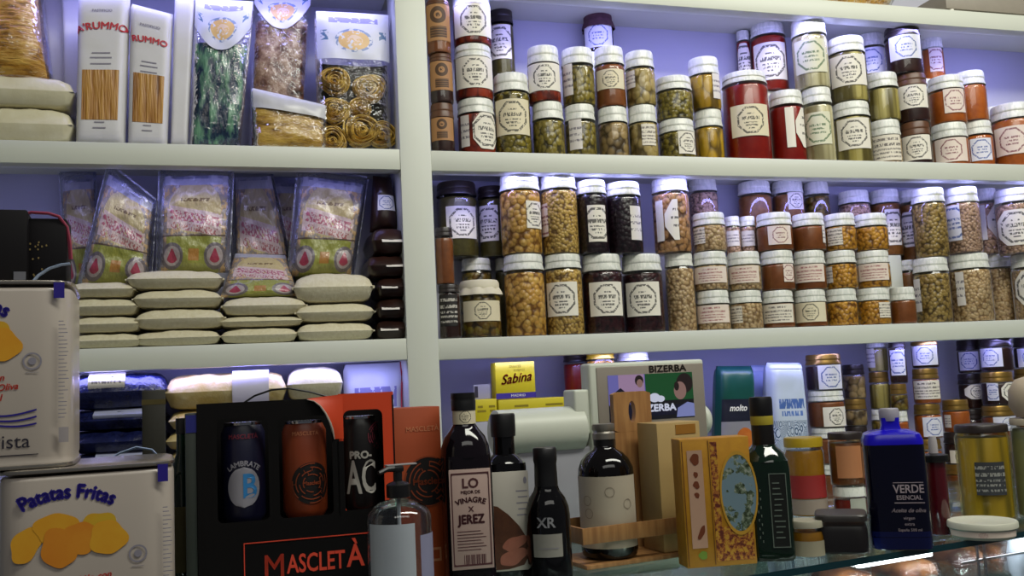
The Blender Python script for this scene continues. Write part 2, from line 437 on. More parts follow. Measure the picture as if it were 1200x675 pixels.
def make_jar(label, P, psi, R, H, hl, kind, lid, labels, group, category='jar', cap_r=0.95):
    """P base point, R radius, H height, hl lid height, labels [(style, s0, s1, z0, z1)] with s in radii across the front"""
    t = thing('preserve_jar', label, category, P, psi, group)
    zb = H - hl; sh = min(0.012, zb * 0.12)
    g = MB(); g.lathe([(R * .55, 0.001), (R * .9, 0.0), (R * .985, 0.003), (R, 0.008), (R, zb - sh), (R * .985, zb - sh * .5), (R * .90, zb - 0.001), (R * .88, zb + hl * .5)], 28, cap=False)
    g.lathe([(0.0002, 0.0012), (R * .56, 0.0012)], 28, cap=False)
    g.build('glass', GLASS, t)
    fillz = zb - sh * random.uniform(0.25, 0.6)
    c = MB(); c.lathe([(R * .80, 0.0022), (R * .93, 0.0025), (R * .965, 0.008), (R * .965, zb - sh * 1.05), (R * .93, fillz - 0.001), (R * .90, fillz)], 28)
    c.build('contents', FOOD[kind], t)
    L = MB(); rl = R * cap_r
    if lid in ('c', 'cloth_d'):
        ph = random.uniform(0, 6)
        fr = lambda a: 1 + 0.05 * math.sin(9 * a + ph)
        L.lathe([(rl * .2, H), (rl * .93, H - .0005), (rl * 1.0, H - hl * .25), (rl * 1.0, H - hl * .75)], 36)
        L.lathe([(rl * 1.0, H - hl * .7), (rl * 1.12, H - hl * 1.1), (rl * 1.16, H - hl * 1.35)], 36, shape=fr, cap=False)
    else:
        ph = random.uniform(0, 6)
        kn = lambda a: 1 + 0.012 * math.sin(22 * a + ph)
        L.lathe([(rl * .25, H - .0012), (rl * .80, H - .0012), (rl * .84, H), (rl * .94, H), (rl * .985, H - hl * .14), (rl * .985, H - hl * .36), (rl * 1.0, H - hl * .42), (rl * 1.0, H - hl * .5), (rl * .97, H - hl * .56)], 44)
        L.lathe([(rl * .97, H - hl * .56), (rl * .985, H - hl * .7), (rl * 1.035, H - hl * .92), (rl * 1.03, H - hl)], 44, shape=kn, cap=False)
    L.build('lid', LID[lid], t)
    for st, s0, s1, z0, z1 in labels:
        a0, a1 = math.asin(max(-.995, min(.995, s0))), math.asin(max(-.995, min(.995, s1)))
        m = MB()
        if st == 'k':        # a strip, a gap and the cut corner of the eight-sided front label
            am = a0 + (a1 - a0) * .38
            patch(m, R + .0006, a0, am, z0, z1, 5, uref=a1)
            patch(m, R + .0006, am + (a1 - a0) * .05, a1, z0, z1, 8, taper=lambda p: min(1, .30 + 1.1 * p), uref=a1 + .25)
        elif st == 'o':
            patch(m, R + .0006, a0, a1, z0, z1, 12, taper=lambda p: min(1, .42 + 2.2 * min(p, 1 - p)))
        else: patch(m, R + .0006, a0, a1, z0, z1, 10)
        m.build('label', LAB['r' if st == 'o' else st], t)
    return t

def jar_px(desc, x0, x1, yt, yl, kind, lid, labels, Y, z0, group, ybase_hint):
    """jar from its pixel outline: x0..x1, top of lid yt, lower edge of lid yl"""
    xc = (x0 + x1) / 2
    P = at(xc, (yt + ybase_hint) / 2, Y); R = (x1 - x0) / 2 * mpp(P) * 0.968
    ztop = at(xc, yt, Y - R * .9).z; H = ztop - z0
    P = at(xc, (yt + ybase_hint) / 2, Y); psi = face_cam(P)
    hl = max(0.008, ztop - at(xc, yl, Y - R).z)
    lb = []
    for st, lx0, lx1, ly0, ly1 in labels:
        zt, zb = at((lx0 + lx1) / 2, ly0, Y - R).z - z0, at((lx0 + lx1) / 2, ly1, Y - R).z - z0
        lean = -0.048 * ((ly0 + ly1) / 2 - (yt + ybase_hint) / 2)    # the frame leans a little
        k = (x1 - x0) / 2
        lb.append((st, (lx0 + lean - xc) / k, (lx1 + lean - xc) / k, max(.003, zb), min(H - hl - .002, zt)))
    make_jar(desc, (P.x, P.y, z0), psi, R, H, hl, kind, lid, lb, group)
    return z0 + H

def column(shelf_z, ybase, where, jars, group, row='f', Y=None, extra=0.0):
    """jars stacked from the board up; each (x0, x1, ytop, ylid, kind, lid, labels[, words])"""
    z = shelf_z + 0.0003; yb = ybase
    for i, j in enumerate(jars):
        x0, x1, yt, yl, kind, lid, labels = j[:7]
        P = at((x0 + x1) / 2, yt, 0.06); R = (x1 - x0) / 2 * mpp(P)
        y = Y if Y is not None else (0.010 + R if row == 'f' else DEP - 0.006 - R)
        d = 'jar of ' + PHRASE[kind] + LIDTXT[lid]
        e = ', ' + (where if len(jars) == 1 else (ORD[i] if i < len(jars) - 1 else 'top') + ' of ' + where)
        d = d + e if len((d + e).split()) <= 16 else 'jar of ' + PHRASE[kind] + e
        z = jar_px(d, x0, x1, yt, yl, kind, lid, labels, y, z, group, yb) + 0.0006
        yb = yt

def riser(x0, x1, py, shelf_z, n):
    """plain wooden step under the jars at the back"""
    a, c = at(x0, py, 0.15), at(x1, py, 0.15)
    h = at((x0 + x1) / 2, py, 0.11).z
    b = MB(); b.box(a.x, c.x, 0.112, DEP - 0.001, shelf_z + 0.0002, h, 0.001)
    struct('trim_%d' % n, b, WHITE); return h

# --- upper shelf, right
G1 = 'preserve jars on the upper shelf'
column(S1, 178, 'small kraft label stack beside the post', [
    (504, 533, 120, 136, 'dark_jam', 'n', [('kraft', 505, 531, 124, 164)]),
    (503, 531, 62, 70, 'dark_jam', 'n', [('kraft', 504, 530, 63, 105)]),
    (499, 528, -2, 3, 'brown_pate', 'n', [('kraft', 499.5, 527, 1, 47)])], G1, Y=0.032)
column(S1, 178, 'white labelled stack next to the kraft labels', [
    (535, 581, 114, 130, 'pepper_strips', 'w', [('s', 540, 550, 133, 170), ('o', 554, 581, 130, 174)]),
    (531, 578, 50, 64, 'pepper_strips', 'w', [('r', 534, 577, 62, 102)]),
    (529, 576, -14, 2, 'pepper_strips', 'w', [('r', 532, 575, 0, 41)])], G1)
h = riser(578, 606, 86, S1, 2)
column(h, 86, 'behind the ring label jars, near the post', [(573, 603, 8, 24, 'olive_paste', 'd', [('r', 574, 599, 28, 68)])], G1, 'b')
column(S1, 178, 'left of the green bean stacks', [(578, 622, 84, 104, 'green_olives', 'w', [('rc', 581, 620, 115, 157)])], G1)
column(S1, 178, 'two-jar stack with a red jar on top', [
    (623, 662, 118, 137, 'green_beans', 'w', []),
    (617, 657, 52, 71, 'pepper_strips', 'w', [('r', 619, 656, 73, 105)])], G1)
column(S1, 179, 'green bean stack with striped side labels', [
    (661, 699, 121, 138, 'green_beans', 'w', [('s', 667, 682, 138, 174)]),
    (657, 697, 54, 72, 'green_beans', 'w', [('s', 660, 671, 72, 109)])], G1)
column(S1, 181, 'stack with one dark jar on mushrooms', [
    (700, 737, 124, 141, 'mushrooms', 'w', []),
    (696, 733, 53, 72, 'brown_pate', 'w', [('rc', 699, 731, 80, 103)])], G1)
column(S1, 182, 'artichoke stack right of the mushrooms', [
    (736, 771, 122, 141, 'artichokes', 'w', [('t', 752, 768, 145, 170)]),
    (732, 768, 58, 76, 'artichokes', 'w', [('s', 733, 744, 80, 100)])], G1)
h = riser(672, 722, 60, S1, 3)
column(h, 60, 'high at the back with blue ring label', [(683, 719, 11, 24, 'black_beans', 'cloth_d', [('rb', 685, 717, 26, 54)])], G1, 'b')
column(S1, 183, 'olive stack left of the big red jar', [
    (771, 815, 138, 152, 'green_olives', 'w', [('r', 795, 814, 153, 180)]),
    (767, 812, 87, 102, 'green_olives', 'w', [])], G1)
column(S1, 186, 'yellow pepper stack beside the big red jar', [
    (813, 848, 127, 146, 'yellow_peppers', 'w', []),
    (806, 844, 65, 84, 'yellow_peppers', 'w', [('s', 835, 843, 85, 115)])], G1, Y=0.068)
column(S1, 187, 'the largest on the upper shelf', [(847, 902, 81, 93, 'red_sauce', 'w', [('rc', 857, 899, 121, 158)])], G1)
h = riser(862, 930, 106, S1, 4)
column(h, 100, 'half hidden behind the big red jar', [(864, 880, 35, 46, 'red_sauce', 'w', [('o', 865, 879, 50, 90)])], G1, Y=0.168)
column(h, 100, 'tall one behind the two red jars', [(880, 922, 23, 37, 'red_sauce', 'w', [('r', 884, 920, 48, 92)])], G1, Y=0.136)
column(S1, 188, 'right of the big red jar', [(902, 943, 104, 120, 'red_sauce', 'w', [('k', 921, 942, 125, 172)])], G1, Y=0.062)
column(S1, 189, 'stack with the tallest white asparagus jar', [
    (941, 977, 101, 118, 'white_asparagus', 'w', [('rg', 944, 973, 130, 168)]),
    (928, 970, 18, 36, 'white_asparagus', 'w', [('rg', 932, 967, 44, 83)])], G1)
column(S1, 190, 'ring label asparagus stack', [
    (976, 1021, 117, 133, 'asparagus', 'w', [('r', 982, 1018, 137, 173)]),
    (970, 1015, 40, 57, 'asparagus', 'w', [('r', 974, 1013, 62, 98)])], G1)
h = riser(1003, 1112, 90, S1, 5)
column(h, 86, 'pale one behind the asparagus stacks', [(1003, 1037, 37, 51, 'white_asparagus', 'w', [('rb', 1006, 1035, 54, 84)])], G1, 'b')
column(S1, 191, 'asparagus stack below the dark lid', [
    (1019, 1056, 139, 156, 'pale_beans', 'w', [('t', 1022, 1054, 157, 187)]),
    (1015, 1053, 83, 99, 'asparagus', 'w', [])], G1)
column(S1, 193, 'three-jar dark stack', [
    (1056, 1091, 141, 156, 'dark_jam', 'n', [('r', 1059, 1089, 157, 186)]),
    (1049, 1087, 84, 97, 'dark_jam', 'n', [('r', 1054, 1085, 97, 125)]),
    (1037, 1079, 26, 38, 'dark_jam', 'd', [('rb', 1043, 1077, 37, 67)])], G1)
column(h, 88, 'at the back right of the dark lid', [(1077, 1105, 38, 54, 'orange_jam', 'w', [('rr', 1089, 1103, 55, 83)])], G1, 'b')
column(S1, 194, 'orange stack with pink labels', [
    (1092, 1134, 142, 158, 'orange_jam', 'w', [('rr', 1097, 1131, 160, 188)]),
    (1088, 1130, 86, 101, 'orange_jam', 'w', [('rr', 1106, 1128, 103, 131)])], G1)
column(S1, 194, 'orange stack behind the pink label stack', [
    (1127, 1163, 140, 155, 'orange_jam', 'w', [('rb', 1138, 1160, 161, 187)]),
    (1118, 1155, 81, 96, 'orange_jam', 'w', [])], G1, Y=0.085)
column(S1, 196, 'rightmost on the upper shelf', [(1163, 1212, 118, 135, 'orange_jam', 'w', [('rr', 1168, 1205, 145, 178)])], G1)
column(S1, 194, 'dim one behind the rightmost orange jar', [(1150, 1178, 124, 138, 'orange_jam', 'w', [])], G1, 'b')

# --- middle shelf, right
G2 = 'preserve jars on the middle shelf'
column(S2, 392, 'little pair of dark jars against the post', [
    (514, 540, 333, 342, 'dark_jam', 'd', [('dk', 516, 536, 345, 382)]),
    (510, 532, 266, 276, 'brown_pate', 'd', [])], G2, Y=0.03)
column(S2, 392, 'front left corner of the middle shelf', [(537, 588, 327, 340, 'mixed_pickles', 'c', [('rc', 543, 586, 352, 376)])], G2)
column(S2, 392, 'dim stack in the left corner', [
    (541, 578, 302, 316, 'mixed_pickles', 'w', []),
    (511, 561, 211, 226, 'olive_paste', 'd', [('r', 523, 558, 241, 279)])], G2, 'b')
column(S2, 392, 'shaded stack behind the first chickpeas', [
    (581, 606, 302, 316, 'olive_paste', 'w', []),
    (560, 594, 217, 230, 'olive_paste', 'd', [('r', 562, 584, 240, 282)])], G2, 'b')
column(S2, 391, 'first tall chickpea stack', [
    (590, 640, 297, 315, 'chickpeas', 'w', []),
    (585, 635, 202, 220, 'chickpeas', 'w', [('r', 617, 634, 235, 267)])], G2)
column(S2, 390, 'second tall stack', [
    (638, 684, 297, 313, 'fine_beans', 'w', [('r', 641, 677, 330, 370)]),
    (633, 678, 203, 219, 'fine_beans', 'w', [('rr', 634, 642, 236, 275)])], G2)
column(S2, 388, 'left dark red stack', [
    (682, 731, 297, 316, 'dark_beans', 'w', [('r', 691, 729, 330, 370)]),
    (676, 713, 210, 225, 'black_beans', 'w', [('r', 689, 710, 240, 283)])], G2)
column(S2, 387, 'right dark red stack', [
    (729, 778, 297, 316, 'dark_beans', 'w', [('r', 734, 773, 330, 370)]),
    (709, 753, 212, 227, 'black_beans', 'w', [('s', 739, 751, 241, 281)])], G2)
column(S2, 386, 'tan bean stack right of the dark jars', [
    (780, 815, 296, 311, 'pale_beans', 'w', []),
    (764, 809, 207, 222, 'tan_beans', 'w', [('k', 769, 795, 233, 281)])], G2, Y=0.066)
g = 'of small jars'
rows = [
    ('first short stack', 0, [(816, 856, 340, 355, 'pale_beans', 'w', [('tr', 817, 854, 357, 378)]), (812, 853, 294, 309, 'pale_beans', 'w', [('tr', 814, 851, 312, 331)]), (811, 851, 248, 262, 'pale_beans', 'w', [('t', 813, 826, 265, 284)])]),
    ('second short stack', 0, [(855, 894, 340, 354, 'pale_beans', 'w', [('t', 857, 870, 358, 378)]), (852, 892, 294, 309, 'pale_beans', 'w', [('tr', 855, 889, 311, 331)])]),
    ('third short stack', 0, [(893, 931, 340, 354, 'brown_pate', 'w', [('t', 895, 929, 356, 378)]), (891, 931, 293, 308, 'brown_pate', 'w', [('rr', 918, 929, 308, 330)]), (886, 929, 248, 262, 'brown_pate', 'w', [('rr', 900, 926, 264, 286)])]),
    ('fourth short stack', 0, [(931, 969, 339, 353, 'brown_pate', 'w', [('rc', 933, 967, 353, 377)]), (930, 968, 293, 308, 'brown_pate', 'w', [('tr', 932, 965, 309, 330)]), (928, 967, 249, 263, 'brown_pate', 'w', [('s', 963, 966, 264, 284)])]),
    ('fifth short stack', 0, [(968, 1005, 338, 352, 'lupins', 'w', []), (967, 1004, 293, 307, 'lupins', 'w', [('s', 968, 976, 311, 330)]), (966, 1003, 249, 263, 'lupins', 'w', [('t', 970, 987, 266, 286)])]),
    ('sixth short stack', 0, [(1004, 1043, 337, 351, 'lupins', 'w', [('t', 1030, 1042, 354, 372)]), (1003, 1043, 293, 307, 'lupins', 'w', [('tr', 1007, 1040, 308, 328)]), (1001, 1040, 249, 263, 'lupins', 'w', [])]),
]
for w, _, js in rows: column(S2, 384, w + ' ' + g, js, G2)
column(S2, 379, 'single short one right of the lupins', [(1043, 1073, 336, 351, 'brown_pate', 'w', [])], G2)
h = riser(806, 1044, 300, S2, 6)
for i, (x0, x1, yt, yl, kd, wh, lb) in enumerate([
        (808, 843, 208, 222, 'pink_beans', 'pale one behind the first short stack', []),
        (866, 906, 211, 225, 'lentils', 'tall one behind the third short stack', []),
        (906, 944, 210, 224, 'lentils', 'tall one with pale label behind the short stacks', [('r', 924, 941, 222, 245)]),
        (944, 974, 212, 226, 'mixed_pickles', 'narrow one behind the short stacks', []),
        (984, 1021, 222, 236, 'pink_beans', 'tall one behind the fifth short stack', []),
        (1021, 1056, 221, 236, 'lentils', 'tall one behind the sixth short stack', [('r', 1038, 1054, 245, 287)])]):
    column(h, 300, wh, [(x0, x1, yt, yl, kd, 'w', lb)], G2, 'b')
for x0, x1, wd in ((850, 868, 'left'), (867, 886, 'right')):
    column(h, 296, wd + ' one of two little jars between short stacks', [(x0, x1, 253, 264, 'pink_beans', 'w', [('s', x0 + 2, x1 - 2, 270, 288)])], G2, Y=0.103)
column(S2, 378, 'shaded stack left of olive chickpeas', [
    (1048, 1084, 304, 316, 'lentils', 'w', []),
    (1053, 1089, 221, 235, 'lentils', 'w', [('o', 1056, 1076, 247, 288)])], G2, 'b')
column(S2, 378, 'greenish chickpea stack', [
    (1072, 1113, 301, 317, 'olive_chickpeas', 'w', [('s', 1073, 1080, 325, 364)]),
    (1070, 1109, 219, 235, 'olive_chickpeas', 'w', [])], G2)
column(S2, 377, 'pink bean stack', [
    (1113, 1161, 296, 313, 'pale_beans', 'w', [('s', 1122, 1131, 317, 357)]),
    (1109, 1148, 218, 235, 'pink_beans', 'w', [('rb', 1111, 1126, 238, 280)])], G2)
column(S2, 376, 'bean stack second from the right edge', [
    (1158, 1189, 297, 312, 'pale_beans', 'w', []),
    (1146, 1170, 220, 234, 'pink_beans', 'w', [('k', 1148, 1169, 239, 280)])], G2, Y=0.148)
column(S2, 375, 'bean stack at the right edge', [
    (1188, 1232, 296, 311, 'pale_beans', 'w', [('o', 1192, 1228, 315, 358)]),
    (1168, 1212, 219, 234, 'pink_beans', 'w', [('o', 1171, 1210, 244, 286)])], G2)

# --- lowest shelf, right
G3 = 'preserve jars on the lowest shelf'
def tower(where, Y, x0, x1, lean, tops, kinds, lids, labs):
    js = []
    for i, (yt, kd, ld) in enumerate(zip(tops, kinds, lids)):
        dx = lean * (len(tops) - 1 - i)
        lb = [(s, a, b_, c, d) for (lv, s, a, b_, c, d) in labs if lv == i]
        js.append((x0 + dx, x1 + dx, yt, yt + (12 if ld != 'c' else 10), kd, ld, lb))
    column(S3, 575, where, js, G3, Y=Y)
tower('stack beside the blue and white bags', 0.06, 944, 987, 3, (545, 502, 458, 415), ('brown_pate', 'brown_pate', 'brown_pate', 'dark_jam'), ('w', 'w', 'w', 'g'),
      [(3, 'rb', 959, 985, 427, 456), (2, 'r', 965, 990, 477, 508)])
tower('dim stack right of the blue bags', 0.11, 988, 1014, 2, (540, 500, 468, 427), ('mushrooms', 'mushrooms', 'mushrooms', 'mushrooms'), ('d', 'd', 'g', 'd'), [])
tower('asparagus stack under the middle shelf', 0.098, 1016, 1040, 3, (525, 480, 436, 395), ('brown_pate', 'mixed_pickles', 'asparagus', 'asparagus'), ('w', 'w', 'g', 'w'), [(3, 's', 1013, 1025, 408, 431)])
tower('narrow stack behind the blue bottle', 0.05, 1042, 1062, 1.5, (525, 482, 450, 395), ('brown_pate', 'orange_jam', 'mixed_pickles', 'dark_jam'), ('w', 'w', 'g', 'd'), [(3, 'rb', 1044, 1060, 410, 440)])
tower('stack with the bright lilac label', 0.05, 1068, 1099, 2, (515, 474, 432, 392), ('orange_jam', 'orange_jam', 'orange_jam', 'dark_jam'), ('g', 'g', 'g', 'g'),
      [(3, 'rb', 1070, 1097, 402, 428), (2, 't', 1072, 1100, 446, 468), (1, 'rb', 1082, 1103, 489, 512)])
tower('orange stack of three beside the bare panel', 0.06, 1105, 1136, 2, (545, 508, 469), ('brown_pate', 'dark_jam', 'orange_jam'), ('g', 'd', 'g'), [(2, 's', 1108, 1115, 487, 502), (1, 'r', 1114, 1136, 528, 548)])
tower('dark stack right of the bare panel', 0.128, 1122, 1150, 2, (522, 480, 438, 398), ('dark_jam', 'dark_jam', 'dark_jam', 'dark_jam'), ('d', 'd', 'd', 'd'), [(3, 'rb', 1125, 1146, 412, 434), (2, 'o', 1131, 1152, 446, 468)])
tower('lilac label stack near the right edge', 0.05, 1149, 1186, 1.5, (518, 476, 436, 394), ('dark_jam', 'brown_pate', 'dark_jam', 'dark_jam'), ('g', 'g', 'g', 'd'),
      [(3, 'rb', 1151, 1174, 408, 430), (2, 'rb', 1158, 1170, 448, 470), (2, 'o', 1173, 1189, 446, 470), (1, 'rb', 1165, 1189, 487, 505)])
tower('last stack at the right edge', 0.06, 1189, 1226, 1.5, (520, 478, 432, 394), ('brown_pate', 'brown_pate', 'orange_jam', 'dark_jam'), ('g', 'g', 'g', 'd'), [(3, 'rb', 1194, 1222, 408, 430), (2, 'o', 1196, 1226, 445, 470)])
# ------------------------------------------------------------------ soft packs
from mathutils import noise as _ns
def nz3(x, y, z): return _ns.noise(Vector((x, y, z)))

class Bag:
    """soft pack over four corners (pixels, at depth Y): bottom-left, bottom-right, top-right, top-left"""
    def __init__(s, bl, br, tr, tl, Y, z0, t, Yt=None, p=3.0, q=4.0, wr=0.004, seed=0.0, low=0.25, fq=22):
        Yt = Y if Yt is None else Yt
        A, B = at(bl[0], bl[1], Y), at(br[0], br[1], Y)
        if z0 is not None: A.z = B.z = z0
        Cc, D = at(tr[0], tr[1], Yt), at(tl[0], tl[1], Yt)
        s.o = (A + B) / 2; s.c = [v - s.o for v in (A, B, Cc, D)]
        s.t, s.p, s.q, s.wr, s.seed, s.low, s.fq = t, p, q, wr, seed, low, fq
        s.w = (B - A).length; s.h = ((Cc + D) / 2 - (A + B) / 2).length
    def f(s, a, b, side=-1, lift=0.0):
        A, B, Cc, D = s.c
        P = A * (1 - a) * (1 - b) + B * a * (1 - b) + Cc * a * b + D * (1 - a) * b
        u, v = 2 * a - 1, 2 * b - 1
        k = max(0, 1 - abs(u) ** s.p) ** .5 * max(0, 1 - abs(v) ** s.q) ** .5
        n = nz3(P.x * s.fq + s.seed, P.z * s.fq * .8, s.seed * 1.7 + side) + .5 * nz3(P.x * s.fq * 2.3, P.z * s.fq * 2 + s.seed, 3.1)
        y = side * (s.t / 2 * k * (1 - s.low * v) + s.wr * n * min(1, k * 1.6)) + side * lift
        return Vector((P.x, P.y + y, P.z))
    def body(s, mb, nu=26, nv=30, a0=0, a1=1, b0=0, b1=1):
        for sd in (-1, 1):
            mb.grid(lambda a, b: s.f(a0 + (a1 - a0) * a, b0 + (b1 - b0) * b, sd), nu, nv)
        return mb
    def region(s, mb, a0, a1, b0, b1, lift=0.0012, nu=14, nv=14, lo=None, hi=None, mi=0):
        def fn(a, b):
            l, h = (lo(a) if lo else b0), (hi(a) if hi else b1)
            return s.f(a0 + (a1 - a0) * a, l + (h - l) * b, -1, lift)
        return mb.grid(fn, nu, nv, mi)
    def txt(s, lift=0.002, a=0.5, b=0.5, rot=0.0):
        c, sn = math.cos(rot), math.sin(rot)
        return lambda x, y: s.f(a + (x * c - y * sn) / s.w, b + (x * sn + y * c) / s.h, -1, lift)
    def arctxt(s, R, a=0.5, b=0.5, lift=0.002):
        return lambda x, y: s.f(a + (R + y) * math.sin(x / R) / s.w, b + ((R + y) * math.cos(x / R) - R) / s.h, -1, lift)

def lying(mb, w, d, t, seed, wr=0.003, p=3.2, q=3.2, sag=0.0):
    """soft pack lying flat, base at z=0, seams left and right"""
    for sd in (-1, 1):
        def fn(a, b):
            u, v = 2 * a - 1, 2 * b - 1
            k = max(0, 1 - abs(u) ** (p + .8)) ** .42 * max(0, 1 - abs(v) ** (q + 1)) ** .36
            n = nz3(u * w * 22 + seed, v * d * 22, seed + sd)
            z = t / 2 + (sd * t / 2 * k if sd > 0 else -t / 2 * k ** .6) + wr * n * (k if sd > 0 else .3 * k)
            return (u * w / 2 * (1 - .05 * (1 - abs(v)) * 0), v * d / 2 * (1 - .06 * u * u), max(0.0, z) if sd < 0 else min(z, t))
        mb.grid(fn, 22, 16)
    return mb

def lie_px(name, label, cat, x0, x1, yt, z0, Y, d, mat, group, seed, wr=0.003, p=3.2, part='pouch'):
    """lying pack between pixel columns x0, x1 with its top at pixel row yt, resting at z0; returns its top"""
    C_ = at((x0 + x1) / 2, yt, Y - d / 2 * .6); P = at((x0 + x1) / 2, yt, Y); w = (x1 - x0) * mpp(P)
    t = max(0.012, at((x0 + x1) / 2, yt, Y - d * .3).z - z0)
    T = thing(name, label, cat, (P.x, P.y, z0), 0, group)
    T.rotation_euler.z = .05 * math.sin(seed * 9.7)
    lying(MB(), w, d, t, seed, wr, p).build(part, mat, T, angle=70)
    return T, z0 + t, w, d, t

# --- pack materials
def strands(name, a, b, gap, scale, stretch, rough=0.35):
    m = Mt(name, rough); v = m.coords(scale=stretch)
    n = m.noise(v, scale, 3, 0.6)
    m.color(m.ramp(n, [(0.30, rgb(gap)), (0.45, rgb(b)), (0.62, rgb(a))])); m.bump(n, 0.8, 0.006); return m.m
SPAG = strands('golden_pasta_strands', 'd8ac54', 'b8842f', '6a4315', 26, (1, 1, 4.5))
PASTAWIN = strands('packed_spaghetti', 'bb8a3c', 'a37030', '704518', 120, (1, 1, 0.06))
NESTM = strands('egg_pasta', 'dcb850', 'c49e40', '8a6a26', 60, (1, 1, 1), 0.5)
CREAMFILM = puree('cream_flatbread_film', 'cfc7a4', 'dcd6ba', 24, 0.3, 0.4)
PAPERPACK = plain('pale_paper_pack', 'd4d2d4', 0.5, var=0.04, scale=40, bump=0.1)
DARKFILM = puree('dark_pasta_film', '1c2a24', '2a3c36', 30, 0.25, 0.5)
GREENPASTA = strands('green_pasta', '6a9a78', '22344a', '0e1628', 46, (1.2, 1, 0.35), 0.2)
MIXPASTA = strands('mixed_pasta', 'a88a70', '6c4838', '2c1c1a', 34, (1, 1, 1), 0.3)
TAGLIA = strands('yellow_tagliatelle', 'cba64c', 'a98232', '5a3c14', 40, (0.6, 1, 2), 0.3)
RICE = puree('rice_in_film', 'cfc6a6', 'ddd6bc', 160, 0.4, 0.25)
BLUEFOIL = puree('dark_blue_foil', '0a0c28', '1c2350', 40, 0.18, 1.0)
BROWNPACK = puree('dark_brown_pack', '1e100c', '321a14', 20, 0.3, 0.4)
CREAMPACK = puree('cream_pack', 'b89c4c', 'cdbd90', 36, 0.35, 0.7)
INKRED = plain('red_print', 'c0303c', 0.5)
INKDARK = plain('dark_print', '262230', 0.5)
INKGREY = plain('grey_print', '8c8894', 0.6)
WHITEP = plain('white_print', 'e8e6e0', 0.5)
INKBLUE = plain('violet_blue_print', '2b1f86', 0.4)
ORANGE = plain('orange_print', 'dd8a1e', 0.4)

def header_mat(name, base, oval):
    m = Mt(name, 0.4); u, v, _ = m.uv()
    e = ((u * 4.2) * (u * 4.2) + ((v + 0.12) * 4.6) * ((v + 0.12) * 4.6)).sqrt()
    nz = m.noise(m.coords('UV'), 9, 3)
    c = m.mix(e.lt(0.9) * nz.gt(0.40), rgb(base), rgb(oval))
    c = m.mix(e.lt(0.5) * nz.gt(0.5), c, rgb('e0c4b0')); c = m.mix(e.within(1.0, 0.10) * nz.gt(0.5), c, rgb('7c90bc'))
    c = m.mix((v - 0.30).abs().lt(0.06) * u.abs().lt(0.34) * nz.gt(0.42), c, rgb('8a88b8'))
    c = m.mix((u.abs() - 0.40).abs().lt(0.05) * (v + 0.02).abs().lt(0.10) * nz.gt(0.5), c, rgb('5878a0'))
    m.color(c); return m.m
HEAD = header_mat('blue_white_header', 'd0d2e2', 'd8b072')
HEAD2 = header_mat('white_header', 'd6d4dc', 'd6a868')

def rice_print(name, dull=0.0):
    """printed rice bag: cream arch with writing, pink lettering, green band with two round badges"""
    m = Mt(name, 0.32, coat=0.3); u, v, _ = m.uv(); nv = m.coords('UV')
    n1 = m.noise(nv, 30, 2); n2 = m.noise(nv, 14, 4); n3 = m.noise(nv, 6, 3)
    c = m.mix(n2, rgb('9c9288'), rgb('6c625e'))
    c = m.mix(n2.gt(0.52), c, rgb('b89a70'))
    low = v.lt(-0.13)
    band = m.mix(n3, rgb('a09c48'), rgb('76803e'))
    c = m.mix(low * (u.abs() - v * 0.1).lt(0.44), c, band)
    au = u.abs() - 0.33; wr = (au * au + (v + 0.34) * (v + 0.34) * 1.6).sqrt()
    c = m.mix(wr.lt(0.17), c, rgb('6c6466')); c = m.mix(wr.lt(0.125), c, rgb('a49896'))
    c = m.mix((wr.lt(0.09)) * (v + 0.30).op('ADD', au.abs() * 1.6).lt(0.05), c, rgb('9c3c50'))
    c = m.mix((u.abs().lt(0.08)) * v.within(-0.33, 0.06), c, rgb('a8783c'))
    arch = ((u * 2.5) * (u * 2.5) + ((v - 0.16) * 3.6) * ((v - 0.16) * 3.6)).sqrt().lt(1.0) * v.gt(-0.13)
    c = m.mix(arch, c, m.mix(n2, rgb('c2b280'), rgb('a89870')))
    c = m.mix(arch * v.within(0.24, 0.018) * u.abs().lt(0.22) * n1.gt(0.46), c, rgb('6e5a3c'))
    c = m.mix((v + u * 0.12).within(0.02, 0.12) * u.abs().lt(0.42) * n3.gt(0.40), c, rgb('c4aeaa'))
    c = m.mix((v + u * 0.12).within(0.05, 0.05) * u.abs().lt(0.38) * n1.gt(0.5), c, rgb('a2566a'))
    c = m.mix((v + u * 0.12).within(-0.06, 0.035) * u.abs().lt(0.36) * n1.gt(0.52), c, rgb('9c5c5c'))
    c = m.mix(v.within(-0.135, 0.008), c, rgb('5a4a40'))
    c = m.mix(v.gt(0.40), c, rgb('a0a0ac'))
    m.color(c); m.bump(n2, 0.5, 0.006); return m.m
RICEBAG = rice_print('printed_rice_bag')

# --- upper shelf, left: pasta
ZL1 = S1 + 0.0012
cz = ZL1 + 0.0003
G = 'flat cream packs on the upper shelf'
for lab, yt, sd in (('lower flat pack in clear cream film at the left edge', 127, 1.0), ('upper flat pack in clear cream film under golden pasta', 90, 2.2)):
    T, cz2, w_, d_, t_ = lie_px('flatbread_pack', lab, 'pack', -40, 85, yt, cz, 0.066, 0.11, CREAMFILM, G, sd, 0.004, 5)
    for sx in (-1, 1):
        m = MB(); m.box(sx * w_ / 2 - .006, sx * w_ / 2 + .006, -d_ * .44, d_ * .44, t_ * .48, t_ * .52); m.build('seal', FILM, T)
    cz = cz2 + 0.0005
B = Bag((-45, 88), (60, 88), (44, -45), (-50, -45), 0.06, cz, 0.085, wr=0.006, seed=4, p=4)
T = thing('pasta_bag', 'bag of golden loose pasta lying on the cream flat packs', 'pasta bag', B.o)
B.body(MB(), a0=.03, a1=.97, b0=.02, b1=.97).build('pasta', SPAG, T, angle=80)
